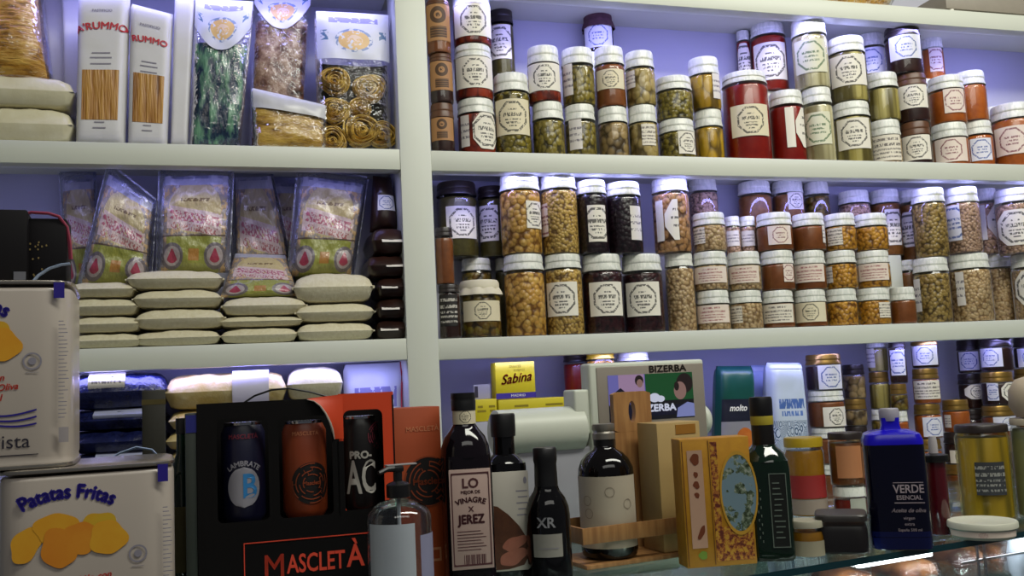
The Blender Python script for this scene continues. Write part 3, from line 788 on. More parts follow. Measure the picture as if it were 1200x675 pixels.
Bf = Bag((-47, 88), (64, 88), (47, -47), (-52, -47), 0.06, cz, 0.092, wr=0.007, seed=9, p=4); Bf.o = B.o
Bf.body(MB()).build('film', FILM, T, angle=80)

def paper_pack(name, label, q, Y, t, seed, group, win=None, word=None, arcR=0.2, wb=0.74, mat=None, base=ZL1, grey=True, size=0.02):
    B = Bag(*q, Y, base + 0.0003, t, wr=0.0015, seed=seed, p=9, q=14, low=0.05, fq=14)
    T = thing(name, label, 'pasta pack', B.o, 0, group)
    B.body(MB()).build('wrapper', mat or PAPERPACK, T, angle=70)
    if win:
        m = MB(); B.region(m, win[0], win[1], win[2], win[3], 0.0008); m.build('window', PASTAWIN, T, angle=80)
    if word:
        m = MB()
        put_text(m, word, size, B.arctxt(arcR, word_a, wb), bold=0.0006)
        m.build('lettering', INKRED, T)
        m = MB(); put_text(m, 'PASTIFICIO', 0.007, B.txt(a=.5, b=wb + .10), bold=0.0002)
        for k, (hh, ww) in enumerate(((.58, .36), (.55, .42), (.51, .40), (.135, .2), (.10, .26))):
            B.region(m, .5 - ww / 2, .5 + ww / 2, hh, hh + .008, 0.001, 8, 1)
        m.build('small_print', INKGREY, T)
    return T
GP = 'white paper pasta packs'
word_a = .5
paper_pack('paper_pasta_pack', 'narrow pale paper pack leaning at the back beside golden pasta', ((70, 165), (92, 165), (76, -8), (50, -8)), 0.172, 0.024, 3, GP)
paper_pack('paper_pasta_pack', 'pale lilac paper pack just behind the first windowed pack', ((78, 165), (104, 165), (104, -8), (72, -8)), 0.143, 0.024, 5, GP)
paper_pack('paper_pasta_pack', 'left white pasta pack with window and red arched lettering', ((89, 165), (147, 166), (153, -6), (92, -6)), 0.045, 0.055, 7, GP, (.14, .86, .155, .475), "A'RUMMO", 0.12, .76)
paper_pack('paper_pasta_pack', 'right white pasta pack with window and slanted top', ((150, 166), (196, 167), (203, 17), (153, 4)), 0.045, 0.05, 8, GP, (.13, .88, .16, .50), "RUMMO", 0.16, .74, size=0.017)
paper_pack('paper_pasta_pack', 'white pasta pack seen edge on beside the dark green pack', ((200, 167), (220, 168), (229, -6), (205, -6)), 0.06, 0.06, 9, GP)

def film_pack(label, q, Y, t, seed, inner, imat, hb, hmat, group='clear film pasta packs', round_=0.06, z=ZL1, film=FILM, hname='header'):
    B = Bag(*q, Y, z + 0.0003, t, wr=0.004, seed=seed, p=4, q=5, low=0.3)
    T = thing('film_pasta_pack', label, 'pasta pack', B.o, 0, group)
    Bi = Bag(*q, Y, z + 0.0003, t * .86, wr=0.004, seed=seed + 1, p=4, q=5, low=0.3)
    if imat: Bi.body(MB(), a0=.05, a1=.95, b0=.03, b1=min(.97, hb + .05)).build(inner, imat, T, angle=80)
    B.body(MB()).build('film', film, T, angle=80)
    m = MB(); B.region(m, 0.02, 0.98, hb, 0.995, 0.002, 20, 12, lo=lambda a: hb + round_ * (abs(2 * a - 1) ** 2.2) ); m.build(hname, hmat, T, angle=80)
    return T, B
film_pack('tall dark green pasta pack with rounded blue white header', ((222, 167), (281, 168), (298, 2), (228, -1)), 0.05, 0.05, 11, 'pasta', GREENPASTA, .64, HEAD, round_=.17)
film_pack('tall brown mixed pasta pack with round header touching the shelf above', ((291, 168), (354, 168), (366, -12), (297, -14)), 0.10, 0.05, 12, 'pasta', MIXPASTA, .74, HEAD2, round_=.16)
film_pack('small yellow pasta pack lying in front under a white strip', ((297, 169), (382, 170), (383, 124), (294, 103)), 0.028, 0.045, 13, 'pasta', TAGLIA, .66, plain('silver_strip', 'c4c4c8', 0.3), round_=.0)
T, B = film_pack('clear pack of pasta nests beside the white post', ((372, 170), (459, 171), (456, 18), (368, 13)), 0.055, 0.06, 14, 'pasta', None, .64, HEAD, round_=-.0)
def nest(cx, cz, y, R, seed):
    rnd = random.Random(seed); m = MB()
    for k in range(30):
        rr = R * rnd.uniform(.12, .95); ph = rnd.uniform(0, 6.28); ox, oz = rnd.uniform(-.1, .1) * R, rnd.uniform(-.1, .1) * R
        tilt = rnd.uniform(-.3, .3); n = 22; span = rnd.uniform(4.5, 6.6); yo = rnd.uniform(-.35, .35) * R
        pts = []
        for i in range(n):
            a = ph + span * i / (n - 1); q = rr * (1 + .06 * math.sin(3 * a + seed))
            pts.append((cx + ox + q * math.cos(a), y + yo + tilt * q * math.sin(a), cz + oz + q * .92 * math.sin(a)))
        m.tube(pts, 0.0028, 5, flat=.5)
    return m
m = MB(); m.grid(lambda a, b: B.f(.03 + .94 * a, .01 + .64 * b, 1, -.004), 12, 12); m.build('back_sheet', plain('dark_olive_sheet', '3a3620', 0.6), T, angle=80)
for i, (a, b, R) in enumerate(((.25, .52, .037), (.72, .47, .036), (.24, .30, .034), (.60, .17, .041), (.88, .15, .033), (.20, .10, .032), (.58, .335, .026))):
    p = B.f(a, b, -1); nest(p.x, p.z, 0.004, R, 30 + i).build('pasta_nest', NESTM, T, angle=80)

# --- middle shelf, left: rice
ZL2 = S2 + 0.0032
GC = 'cream rice pillows stacked flat'
def pillows(where, x0, x1, tops, Y, lean, seed, rgt=0):
    z = ZL2 + 0.0003; n = len(tops)
    for i, yt in enumerate(tops):
        o = ('bottom', 'second', 'third', 'fourth')[i] if i < n - 1 else 'top'
        T, z, w, d, t = lie_px('rice_pillow', f'cream rice pillow, {o} of {where}', 'rice bag', x0[i], x1[i], yt, z, Y, 0.15, RICE, GC, seed + i * 3.3, 0.003, 2.6)
        for sx in (-1, 1):
            m = MB(); m.box(sx * w / 2 - .003, sx * w / 2 + .003, -d * .40, d * .40, t * .46, t * .54); m.build('seam', RICE, T)
        z += 0.0004
    return z
z1 = pillows('the leftmost pillow stack', (87, 88, 88, 88), (168, 167, 164, 160), (391, 371, 350, 331), 0.085, 0, 1)
z2 = pillows('the second pillow stack', (166, 166, 163, 155), (258, 262, 258, 258), (387, 362, 340, 317), 0.083, 0, 2.5)
z3 = pillows('the third pillow stack', (262, 260, 262), (346, 352, 354), (384, 371, 348), 0.085, 0, 4.5)
z4 = pillows('the pillow stack beside the brown bags', (346, 346, 344), (432, 434, 433), (378, 356, 320), 0.083, 0, 6.1)
GR = 'printed rice bags standing at the back'
def rice_bag(label, q, Y, z0, t, seed, fin=True):
    B = Bag(*q, Y, z0, t, wr=0.008, seed=seed, p=4, q=5, low=.35, fq=26)
    T = thing('rice_bag', label, 'rice bag', B.o, 0, GR)
    B.body(MB(), a0=.05, a1=.95, b0=0, b1=.93).build('bag', RICEBAG, T, angle=80)
    m = MB()
    for a0, a1, b0, b1 in ((-.03, .075, 0.0, 1.0), (.935, 1.02, 0.0, 1.0), (.0, 1.0, .90, 1.03)):
        m.grid(lambda a, b: B.f(a0 + (a1 - a0) * a, min(1.03, b0 + (b1 - b0) * b), -1, 0.002) + Vector((0, .0005, 0)), 6, 16)
        m.grid(lambda a, b: B.f(a0 + (a1 - a0) * a, min(1.03, b0 + (b1 - b0) * b), -1, 0.0012) + Vector((0, .0012, 0)), 6, 16)
    m.build('film_edge', FILMBLUE, T, angle=80)
    return T, B
rice_bag('half hidden rice bag behind the slanted first rice bag', ((78, 330), (118, 330), (112, 200), (70, 203)), 0.165, z1, 0.03, 21)
rice_bag('slanted printed rice bag standing on the leftmost pillow stack', ((92, 329), (176, 329), (183, 236), (127, 193)), 0.085, z1, 0.06, 22)
rice_bag('upright printed rice bag on the second pillow stack', ((185, 323), (268, 323), (273, 199), (188, 200)), 0.085, z2, 0.055, 23)
rice_bag('dim printed rice bag behind the third pillow stack', ((275, 335), (350, 335), (318, 196), (272, 198)), 0.158, z3, 0.024, 24)
rice_bag('brownish rice bag half hidden between two printed rice bags', ((328, 320), (372, 320), (356, 207), (314, 207)), 0.181, z4, 0.010, 25)
T, B = rice_bag('upright printed rice bag right of the others beside brown bags', ((338, 322), (414, 322), (430, 210), (350, 199)), 0.09, z4, 0.055, 26)
B = Bag((258, 355), (350, 352), (334, 299), (276, 297), 0.045, z3, 0.05, Yt=0.115, wr=0.004, seed=27, p=3, q=3)
T = thing('rice_bag', 'printed rice bag slumped on top of the third pillow stack', 'rice bag', B.o, 0, GR)
B.body(MB()).build('bag', RICEBAG, T, angle=80)
GBR = 'dark brown packs piled beside the post'
z = ZL2 + 0.0003
for i, (x0, x1, yt, wd, lab) in enumerate(((438, 474, 375, 'bottom', (442, 462, .45)), (438, 474, 350, 'second', (443, 463, .6)), (438, 473, 326, 'third', (442, 460, .5)), (426, 472, 300, 'fourth', (446, 466, .5)), (430, 471, 268, 'fifth', (440, 468, .6)))):
    T, z_, w, d, t = lie_px('brown_pack', f'dark brown pack with pale label, {wd} of the pile by the post', 'pack', x0, x1, yt, z, 0.083, 0.15, BROWNPACK, GBR, 40 + i * 2, 0.004, 3.5)
    k0, k1 = (lab[0] - (x0 + x1) / 2) / (x1 - x0) * w, (lab[1] - (x0 + x1) / 2) / (x1 - x0) * w
    m = MB(); m.grid(lambda a, b: (k0 + (k1 - k0) * a, -d / 2 * (1.0 - .5 * b * b) - .002 , t * (.42 + .36 * b)), 6, 4, 0)
    m.build('label', LAB['s'], T); z = z_ + 0.0005
B = Bag((433, 270), (468, 270), (458, 208), (437, 206), 0.09, z, 0.06, wr=0.004, seed=50)
T = thing('brown_pack', 'dark brown pack standing upright on top of the brown pile', 'pack', B.o, 0, GBR); B.body(MB()).build('pouch', BROWNPACK, T, angle=80)
m = MB(); B.region(m, .2, .9, .35, .62, 0.0015); m.build('label', LAB['rb'], T, angle=80)

# --- lowest shelf, left: lying packs close under the light
ZL3 = S3 + 0.0003
GD = 'dark blue foil packs stacked on the lowest shelf'
z = ZL3
for i, (x0, x1, yt, wd) in enumerate(((84, 194, 606, 'bottom'), (86, 192, 582, 'second'), (84, 194, 556, 'third'), (86, 192, 530, 'fourth'), (84, 194, 504, 'fifth'), (88, 192, 480, 'sixth'), (86, 196, 438, 'topmost'))):
    T, z_, w, d, t = lie_px('foil_pack', f'dark blue foil pack, {wd} of the stack under the rice shelf', 'pack', x0, x1, yt, z, 0.085, 0.15, BLUEFOIL, GD, 60 + i * 2.1, 0.006, 4)
    m = MB(); xx0, xx1 = (-.27 * w, .08 * w) if i == 6 else (-.2 * w, .3 * w)
    m.grid(lambda a, b: (xx0 + (xx1 - xx0) * a, -d / 2 * math.sin(b * 2.2) ** .6 * 1.02 if b * 2.2 < 1.57 else -d / 2 * 1.02 * (1 - .5 * (b * 2.2 - 1.57)), t * (.12 + .92 * b)), 8, 10)
    if i in (6, 5, 3): m.build('label', LAB['s'] if i == 6 else plain('pale_blue_label', 'a8acc8', 0.4), T, angle=80)
    z = z_ + 0.0005
z = ZL3
GCP = 'cream packs lying on the lowest shelf'
for i, (x0, x1, yt, wd) in enumerate(((202, 326, 600, 'bottom'), (202, 328, 574, 'second'), (202, 326, 549, 'third'), (202, 328, 525, 'fourth'), (202, 326, 502, 'fifth'), (202, 330, 479, 'sixth'), (201, 334, 437, 'topmost'))):
    T, z_, w, d, t = lie_px('cream_pack', f'long cream pack, {wd} of the stack behind the dark carton', 'pack', x0, x1, yt, z, 0.085, 0.15, CREAMPACK, GCP, 80 + i * 2.3, 0.005, 6)
    m = MB(); m.grid(lambda a, b: ((.05 + .3 * a) * w, -d / 2 * 1.03 * math.cos((b - .4) * 1.2), t * (.1 + .94 * b)), 8, 8); m.build('band', plain('lilac_band', 'c4c0d8', 0.4), T, angle=80)
    z = z_ + 0.0005
z = ZL3; 
for i, (x0, x1, yt, wd) in enumerate(((338, 400, 590, 'bottom'), (338, 400, 550, 'second'), (338, 400, 508, 'third'), (338, 400, 470, 'fourth'), (336, 398, 430, 'topmost'))):
    T, z, w, d, t = lie_px('rice_pillow', f'rounded pale rice pillow, {wd} of the stack above the torn carton', 'rice bag', x0, x1, yt, z, 0.085, 0.15, RICE, 'rice pillows on the lowest shelf', 100 + i, 0.004, 2.6); z += .0005
B = Bag((404, 575), (472, 575), (474, 424), (402, 428), 0.09, ZL3, 0.07, wr=0.006, seed=110, p=4)
T = thing('rice_bag', 'tall printed bag lit white beside the post on the lowest shelf', 'rice bag', B.o, 0, None); B.body(MB()).build('bag', header_mat('blue_lined_print', 'd4d8dc', 'c8d0e0'), T, angle=80)
m = MB(); m.tube([B.f(.93, .5 + .5 * k / 8, -1, .003) for k in range(9)], .0015, 6); m.build('red_tie', INKRED, T)
# ------------------------------------------------------------------ display counter
ZC = 1.25
CE = Vector((0.9878, 0.1556, 0)); CN = Vector((-0.1556, 0.9878, 0)); CO = Vector((0.2731, -0.8248, 0))    # front edge of the glass
CROT = math.atan2(CE.y, CE.x)
T = thing('display_counter', 'glass topped shop display counter in front of the shelf wall', 'counter', (CO.x, CO.y, 0), CROT)
b = MB(); b.box(-1.5, 1.8, 0, 0.50, ZC - 0.010, ZC - 0.0002, 0.001); b.build('glass_top', TOPGLASS, T)
b = MB(); b.box(-1.5, 1.8, -0.0012, 0.0004, ZC - 0.0095, ZC - 0.0008); b.build('glass_edge', plain('green_glass_edge', '12333a', 0.15), T)
b = MB(); b.box(-1.5, 1.8, 0.03, 0.48, 0.0, 0.98, 0.004); b.box(-1.5, 1.8, 0.475, 0.49, 0.98, ZC - 0.0105); b.build('cabinet', plain('counter_body', 'b4b2ac', 0.4), T)
b = MB(); b.box(-1.5, 1.8, 0.004, 0.009, 0.985, ZC - 0.0105); b.build('front_glass', clear_mat('front_pane', (0.95, 0.97, 0.97, 1), 0.03, 0.02, 0.4), T)
b = MB(); b.box(-1.5, 1.8, 0.03, 0.47, 1.163, 1.170); b.build('inner_shelf', TOPGLASS, T)
lm = Mt('case_lamp', 0.4); lm.color(rgb('ffffff')); lm.emit((0.92, 0.96, 1.0, 1), 12.0)
b = MB(); b.box(0.205, 0.345, 0.012, 0.020, ZC - 0.018, ZC - 0.0115, 0.002); b.build('lamp_tube', lm.m, T)
_p = CO + CE * .45 + CN * .030; _p.z = ZC - .020; _q = _p + CN * .6; _q.z -= 1; area('case_light', _p, _q, .9, .02, .7, (.95, .97, 1.0))
CHROME = plain('chrome', 'c8c8cc', 0.18, 1.0)
for k in (0.44, 0.455):
    b = MB(); b.tube([(k, 0.018, 0.985), (k, 0.018, ZC - 0.011)], 0.0025, 8); b.build('rail', CHROME, T)
b = MB(); b.tube([(0.40, 0.014, 1.215), (0.95, 0.014, 1.215)], 0.002, 8); b.build('rail', CHROME, T)
def cpt(px, py, z=ZC): return at_z(px, py, z)

# goods inside the case
CURED = beans('browned_pastry', 30, 'a8703c', '7c4420', '4a2412', bump=0.6)
WHERE = ('leftmost, under the lamp', 'below the blue bottle', 'below the tub', 'left of the white bag', 'behind the white bag')
def in_case(px, py, back):
    """point on the case plane that lies back metres behind the front glass"""
    q = ray(px, py); t_ = (CO + CN * back - CAM_POS).dot(CN) / q.dot(CN); return CAM_POS + q * t_
for i, (px, bk, w) in enumerate(((985, .095, .05), (1058, .095, .055), (1118, .11, .055), (1166, .095, .05), (1212, .15, .055))):
    P = in_case(px, 660, bk)
    T = thing('pastry_pack', 'brown baked goods pack inside the glass case, ' + WHERE[i], 'pack', (P.x, P.y, 1.1702), CROT, 'packs of brown goods inside the counter')
    m = MB(); lying(m, w * 1.25, .075, .046, 130 + i, .006, 3, 3); m.build('pastry', CURED, T, angle=80)
    m = MB(); lying(m, w * 1.36, .084, .050, 130 + i, .006, 3, 3); m.build('film', FILM, T, angle=80)
P = in_case(1196, 665, .045)
T = thing('white_bag', 'pale blue white bag inside the case at the right edge', 'bag', (P.x, P.y, 1.1702), CROT)
m = MB(); m.lathe([(.012, 0), (.016, .01), (.018, .035), (.014, .055), (.006, .066)], 20, shape=lambda a: 1 + .05 * math.sin(5 * a)); m.build('bag', plain('pale_blue_bag', 'c4d0e0', 0.35, bump=.3), T)

# ------------------------------------------------------------------ bottle helpers
def sq(n=5.0, k=1.0):
    """rounded-square cross section for lathe()"""
    def f(a):
        c, s_ = abs(math.cos(a)), abs(math.sin(a)); return 1.0 / ((c ** n + (s_ / k) ** n) ** (1.0 / n))
    return f
BLACKGLASS = plain('near_black_glass', '0b0a0c', 0.06, var=0.02)
DARKGREEN = plain('dark_green_glass', '0a1e12', 0.06, var=0.1, coat=.4)
BLACKCAP = plain('black_cap', '121113', 0.4)
def place(px, pyb, off=0.0, z=ZC):
    """base centre from the pixel of its front foot, off metres further back"""
    P = cpt(px, pyb, z); d = (P - CAM_POS); d.z = 0; d.normalize(); return P + d * off
def scale_at(P): return mpp((P.x, P.y, P.z))

# ------------------------------------------------------------------ two potato crisp tins
TINP = plain('tin_paint', 'b8ada2', 0.35, var=0.02, coat=.3)
TINM = plain('tin_rim', 'b8b0a4', 0.25, 0.9)
def chip(m, cx, cz, rx, rz, rot, y, seed, mi):
    rnd = random.Random(seed); ph = [rnd.uniform(0, 6) for _ in range(3)]
    n = 40; vs = []
    for i in range(n):
        a = 2 * PI * i / n; w = 1 + .07 * math.sin(3 * a + ph[0]) + .05 * math.sin(5 * a + ph[1])
        x, z = rx * w * math.cos(a), rz * w * math.sin(a)
        vs.append((cx + x * math.cos(rot) - z * math.sin(rot), y, cz + x * math.sin(rot) + z * math.cos(rot)))
    m.add(vs, [tuple(range(n))], None, mi)
CH = [puree('crisp_print_%d' % i, a, b_, 14, 0.4, 0.0) for i, (a, b_) in enumerate((('d8901c', 'e0a82c'), ('d0761c', 'dc9228'), ('d89c20', 'c8b030')))]
RED2 = plain('orange_red_print', 'd0483c', 0.5)
def tin(label, P, w, h, rotz):
    T = thing('crisp_tin', label, 'tin', P, rotz, 'potato crisp tins')
    S = sq(7.0); r = w / 2
    m = MB(); m.lathe([(r * .96, .0), (r * .985, .003), (r * .985, .006), (r * .975, .008), (r * .985, .011), (r * .985, h - .011), (r * .975, h - .008), (r * .96, h - .007)], 88, shape=S); m.build('can', TINP, T, angle=50)
    for nm, z in (('bottom_rim', 0.0), ('top_rim', h - .0045)):
        m = MB(); m.lathe([(r * .96, z), (r * .995, z + .0006), (r * 1.0, z + .002), (r * .995, z + .0038), (r * .97, z + .0045)], 88, shape=S)
        m.build(nm, TINM, T)
    y = -r * .985 - .0007; q = w / .2
    m = MB(); put_text(m, 'Patatas Fritas', .0225 * q, arc(-.022 * q, h * .885, y, .108 * q), bold=.0009, sx=.90); m.build('lettering', INKBLUE, T)
    m = MB()
    for i, (cx, cz, rx, rz, ro) in enumerate(((-.066, .655, .015, .022, -.5), (.012, .70, .020, .020, .3), (-.034, .715, .024, .019, -.1), (-.008, .665, .019, .019, .5), (.022, .655, .021, .020, -.3), (-.032, .625, .018, .024, .3))):
        chip(m, cx * q, h * cz, rx * q, rz * q, ro, y - .00012 * i, i, (0, 2, 0, 1, 0, 1)[i])
    m.build('crisp_picture', CH, T, smooth=False)
    m = MB()
    for k, t_ in enumerate(('Sólo con', 'Aceite de Oliva', 'español')):
        put_text(m, t_, .0108 * q, flat(.006 * q, h * (.475 - .052 * k), y, .09), bold=.00025, shear=.3)
    m.build('red_lettering', RED2, T)
    m = MB()
    for k in range(3):
        m.grid(lambda a, b: ((-.05 + .11 * a) * q, y, h * (.275 - .030 * k) + .0022 * q * b + .0035 * q * math.sin(a * 6.5 - .4 * k) + .006 * q * a), 24, 1)
    m.build('wave_mark', INKBLUE, T)
    m = MB(); put_text(m, 'a la vista', .023 * q, flat(.014 * q, h * .145, y), sx=1.0); m.box(-.04 * q, .062 * q, y, y + .0004, h * .075, h * .075 + .0008); m.build('name_lettering', INKDARK, T)
    m = MB(); m.prism([(-.062 * q, h * .36), (-.040 * q, h * .36), (-.046 * q, h * .46)], y, y + .0004); m.prism([(-.075 * q, h * .36), (-.064 * q, h * .36), (-.060 * q, h * .41)], y, y + .0004); m.build('sail_mark', INKBLUE, T)
    m = MB(); n = 28
    m.lathe([(.0085 * q, 0), (.0105 * q, 0)], 28, cap=False); m.lathe([(.0001, 0), (.0045 * q, 0)], 20, cap=False)
    m.v = [(x + .055 * q, y, h * .565 + yy) for x, yy, z in m.v]; m.box(.048 * q, .062 * q, y, y + .0003, h * .505, h * .507); m.build('seal_print', INKGREY, T)
    # the narrow data strip on the right: small lines, a blue square, a barcode
    m = MB(); rnd = random.Random(3)
    for k in range(30):
        z0 = h * (.26 + .0205 * k)
        if k < 26: m.box(.0835 * q, (.089 + .006 * rnd.random()) * q, y, y + .0004, z0, z0 + .0008)
    for k in range(11): m.box((.084 + .001 * k) * q, (.0846 + .001 * k) * q, y, y + .0004, h * .13, h * .21)
    m.build('data_print', INKGREY, T)
    m = MB(); m.box(.078 * q, .090 * q, y - .0002, y + .0004, h * .90, h * .985); m.build('blue_square', INKBLUE, T)
    return T
P = at(108, 600, -0.865); P.z = ZC + .0003; k = mpp((P.x, P.y, 1.4)); W = 196 * k * .925
ztop = at(105, 546, -0.865 - W * .48).z; Hh = ztop - P.z
tin('lower potato crisp tin standing on the counter at the left', P, W, Hh, face_cam(P) * .55 + .02)
P2 = Vector(P); Q = at(-9, 440, -0.865); P2.x = Q.x; P2.z = ztop + .0003
h2 = at(-9, 328, -0.865 - W * .48).z - P2.z
tin('upper potato crisp tin stacked on another, cut by the left edge', P2, W, h2, face_cam(P) * .55 + .02)
ZT = P2.z + h2
# black box and gift bag on the upper tin
_b = Mt('matte_black_board', 0.6, spec=.15); _b.color(rgb('121013')); MATTE = _b.m
P = at(2, 300, -0.84); k = mpp(P); P.z = ZT + .0003
T = thing('black_box', 'matte black box on the upper crisp tin at the left edge', 'box', P, .1)
hh = at(2, 246, -0.87).z - P.z
m = MB(); m.box(-.045, .027, -.035, .035, 0, hh, .002); m.build('carton', MATTE, T)
m = MB(); m.box(.015, .026, -.0362, -.035, 0.002, .016); m.build('silver_clip', plain('silver_clip', 'a0a0a8', 0.3, .8), T)
P = at(55, 300, -0.835); P.z = ZT + .0003
T = thing('gift_bag', 'small black gift bag with red ribbon on the upper crisp tin', 'gift bag', P, .05)
m = MB(); m.box(-.021, .021, -.02, .022, 0, hh * .93, .002); m.build('bag', MATTE, T)
m = MB(); m.tube([(-.021, -.021, hh * .95), (-.012, -.022, hh * 1.0), (.004, -.022, hh * .99), (.014, -.021, hh * .95), (.021, -.018, hh * .82), (.0235, -.016, hh * .62), (.0245, -.014, hh * .4)], .0024, 8, flat=.6); m.build('ribbon', plain('red_lilac_ribbon', 'a8465c', 0.4), T)
m = MB(); rnd = random.Random(5)
for k in range(16):
    x, z = rnd.gauss(-.006, .006), rnd.uniform(.12, .62) * hh; m.disc(x, z, .0009, .0012, -.0206, 6)
m.build('gold_print', plain('gold_print', '7c6a3c', 0.5), T)
# pale strap loops
for nm, px, pts in (('blue white strap curling on the upper tin beside the gift bag', 55, ((34, 326), (45, 316), (58, 310), (72, 308), (82, 309))), ('pale blue strap loop lying behind the lower tin lid', 160, ((118, 545), (140, 531), (160, 524), (178, 527), (196, 545)))):
    Y = -.868 if px == 55 else -.745
    pl = [at(a, b_, Y) for a, b_ in pts]; o = pl[0]
    if px == 55: dz = ZT + .0022 - o.z
    else: dz = 0
    m = MB(); m.tube([p - o + Vector((0, 0, dz * (1 - i / 4))) for i, p in enumerate(pl)], .0024, 8, flat=.5)
    ob = m.build('strap', plain('pale_blue_strap', '9cb0d0', 0.35), loc=o); tag(ob, nm, 'strap')

# ------------------------------------------------------------------ dark post-like bottle box and the dim bottle behind the tins
P = at(181, 600, -0.60); P.z = ZC + .0003; k = mpp(P)
T = thing('bottle_box', 'tall dark olive bottle box behind the lower crisp tin', 'box', P, .1)
ht = at(181, 457, -0.61).z - P.z
m = MB(); m.box(-13 * k, 13 * k, -13 * k, 13 * k, 0, ht, .0015); m.build('carton', plain('dark_olive_board', '1e1c10', 0.5), T)
m = MB(); m.box(-13.3 * k, 13.3 * k, -13.3 * k, 13.3 * k, ht * .93, ht * .955); m.build('band', plain('dull_gold_band', '4a4018', 0.5), T)
P = at(214, 640, -0.70); P.z = ZC + .0003; k = mpp(P)
T = thing('oil_bottle', 'dim dark bottle with yellow label between tin and carton', 'bottle', P, 0)
ht = at(214, 490, -.70).z - P.z
m = MB(); m.lathe([(14 * k, 0), (15 * k, .002), (15 * k, ht * .62), (12 * k, ht * .74), (6 * k, ht * .82), (5.5 * k, ht * .93)], 24); m.build('glass', DARKGREEN, T)
m = MB(); m.lathe([(6.5 * k, ht * .92), (6.5 * k, ht)], 20); m.build('cap', BLACKCAP, T)
m = MB(); patch(m, 15.2 * k, -1.2, 1.2, ht * .22, ht * .55); m.build('label', plain('ochre_label', '4c441c', 0.6), T)

# ------------------------------------------------------------------ black carton of cans
_b = Mt('black_board', 0.6, spec=.15); _b.color(rgb('0c0a0b')); BOARD = _b.m
ORB = plain('orange_board', 'd2431c', 0.45)
ORB2 = plain('burnt_orange_board', 'a4461e', 0.5)
YB = -0.775
A, Bx = at(236, 690, YB), at(466, 690, YB); k = mpp((A + Bx) / 2)
O = (A + Bx) / 2; O.z = ZC + .0003; W = (Bx - A).length
rz = face_cam(O) * .5 + .03
T = thing('can_carton', 'black carton with torn front holding three tall cans', 'carton', O, rz, None)
def lx(px): return (px - 351) * k
def lz(py): return at(351, py, YB).z - O.z
dp = .075
zt, zs = lz(468), lz(608)              # top edge, sill below the windows
m = MB()
m.box(lx(236), lx(466), .002, dp, 0, .003); m.box(lx(236), lx(466), dp, dp + .002, 0, zt)
m.box(lx(236), lx(238), .002, dp, 0, zt); m.box(lx(464), lx(466), .002, dp, 0, zt)
m.box(lx(236), lx(466), -.0005, .002, 0, zs)
m.box(lx(238), lx(464), .004, dp, zs - .004, zs - .002)
m.build('case', BOARD, T)
def frame(m, outer, hole, y0, y1, r=.006):
    """flat board with one rounded window: strips round the hole"""
    x0, x1, z0, z1 = outer; a0, a1, b0, b1 = hole; n = 6
    cor = []
    for cx, cz, s in ((a1 - r, b1 - r, 0), (a0 + r, b1 - r, 1), (a0 + r, b0 + r, 2), (a1 - r, b0 + r, 3)):
        for i in range(n + 1):
            t = PI / 2 * (s + i / n); cor.append((cx + r * math.cos(t), cz + r * math.sin(t)))
    out = []
    for (x, z) in cor:
        dx, dz = (x - (a0 + a1) / 2) / ((a1 - a0) / 2), (z - (b0 + b1) / 2) / ((b1 - b0) / 2)
        if abs(dx) >= abs(dz): out.append((x1 if dx > 0 else x0, z))
        else: out.append((x, z1 if dz > 0 else z0))
    N = len(cor)
    for y in (y0, y1):
        vs = [(x, y, z) for x, z in cor] + [(x, y, z) for x, z in out]
        fs = [(i, (i + 1) % N, N + (i + 1) % N, N + i) for i in range(N)]
        m.add(vs, fs)
    for pts in (cor, out):
        vs = [(x, y0, z) for x, z in pts] + [(x, y1, z) for x, z in pts]; m.add(vs, [(i, (i + 1) % N, N + (i + 1) % N, N + i) for i in range(N)])
    for (cx, cz) in ((x0, z0), (x1, z0), (x1, z1), (x0, z1)):   # corner fillers
        near = sorted(range(N), key=lambda i: (out[i][0] - cx) ** 2 + (out[i][1] - cz) ** 2)
        i0 = min((i for i in range(N) if abs(out[i][0] - cx) < 1e-9), key=lambda i: abs(out[i][1] - cz)); i1 = min((i for i in range(N) if abs(out[i][1] - cz) < 1e-9), key=lambda i: abs(out[i][0] - cx))
        m.add([(cx, y0, cz), (out[i0][0], y0, out[i0][1]), (out[i1][0], y0, out[i1][1]), (cx, y1, cz), (out[i0][0], y1, out[i0][1]), (out[i1][0], y1, out[i1][1])], [(0, 1, 2), (3, 5, 4)])
m = MB()      # black window front over the first two cans, torn at its right end
frame(m, (lx(236), lx(322), zs, zt), (lx(258), lx(316), lz(606), lz(486)), -.0005, .0015)
frame(m, (lx(322), lx(398), zs, zt), (lx(328), lx(390), lz(606), lz(488)), -.0005, .0015)
m.build('window_front', BOARD, T, smooth=False)
m = MB(); m.box(lx(396), lx(404), -.0005, .0015, zs, lz(520)); m.box(lx(404), lx(466), -.0005, .0015, zs, lz(603)); m.build('window_edge', BOARD, T)
TEAR = [(362, 468.5), (370, 471), (377, 477), (383, 486), (388, 497), (391, 507), (393, 517)]
m = MB()      # orange lining curling forward over the torn black front
rows_ = [[(lx(x + (404 - x) * q), -.0010 - .006 * (1 - q) * math.sin(i_ / 6 * PI), lz(y + ((465.5 if i_ == 0 else y) - y) * q)) for q in (0, .25, .5, .75, 1)] for i_, (x, y) in enumerate(TEAR)]
rows_.insert(0, [(lx(362 + 42 * q), -.0010, lz(467.5 - 3 * q)) for q in (0, .25, .5, .75, 1)])
m.add([p for r_ in rows_ for p in r_], [(5 * a + b_, 5 * a + b_ + 1, 5 * a + b_ + 6, 5 * a + b_ + 5) for a in range(len(rows_) - 1) for b_ in range(4)])
m.build('torn_flap', ORB, T)
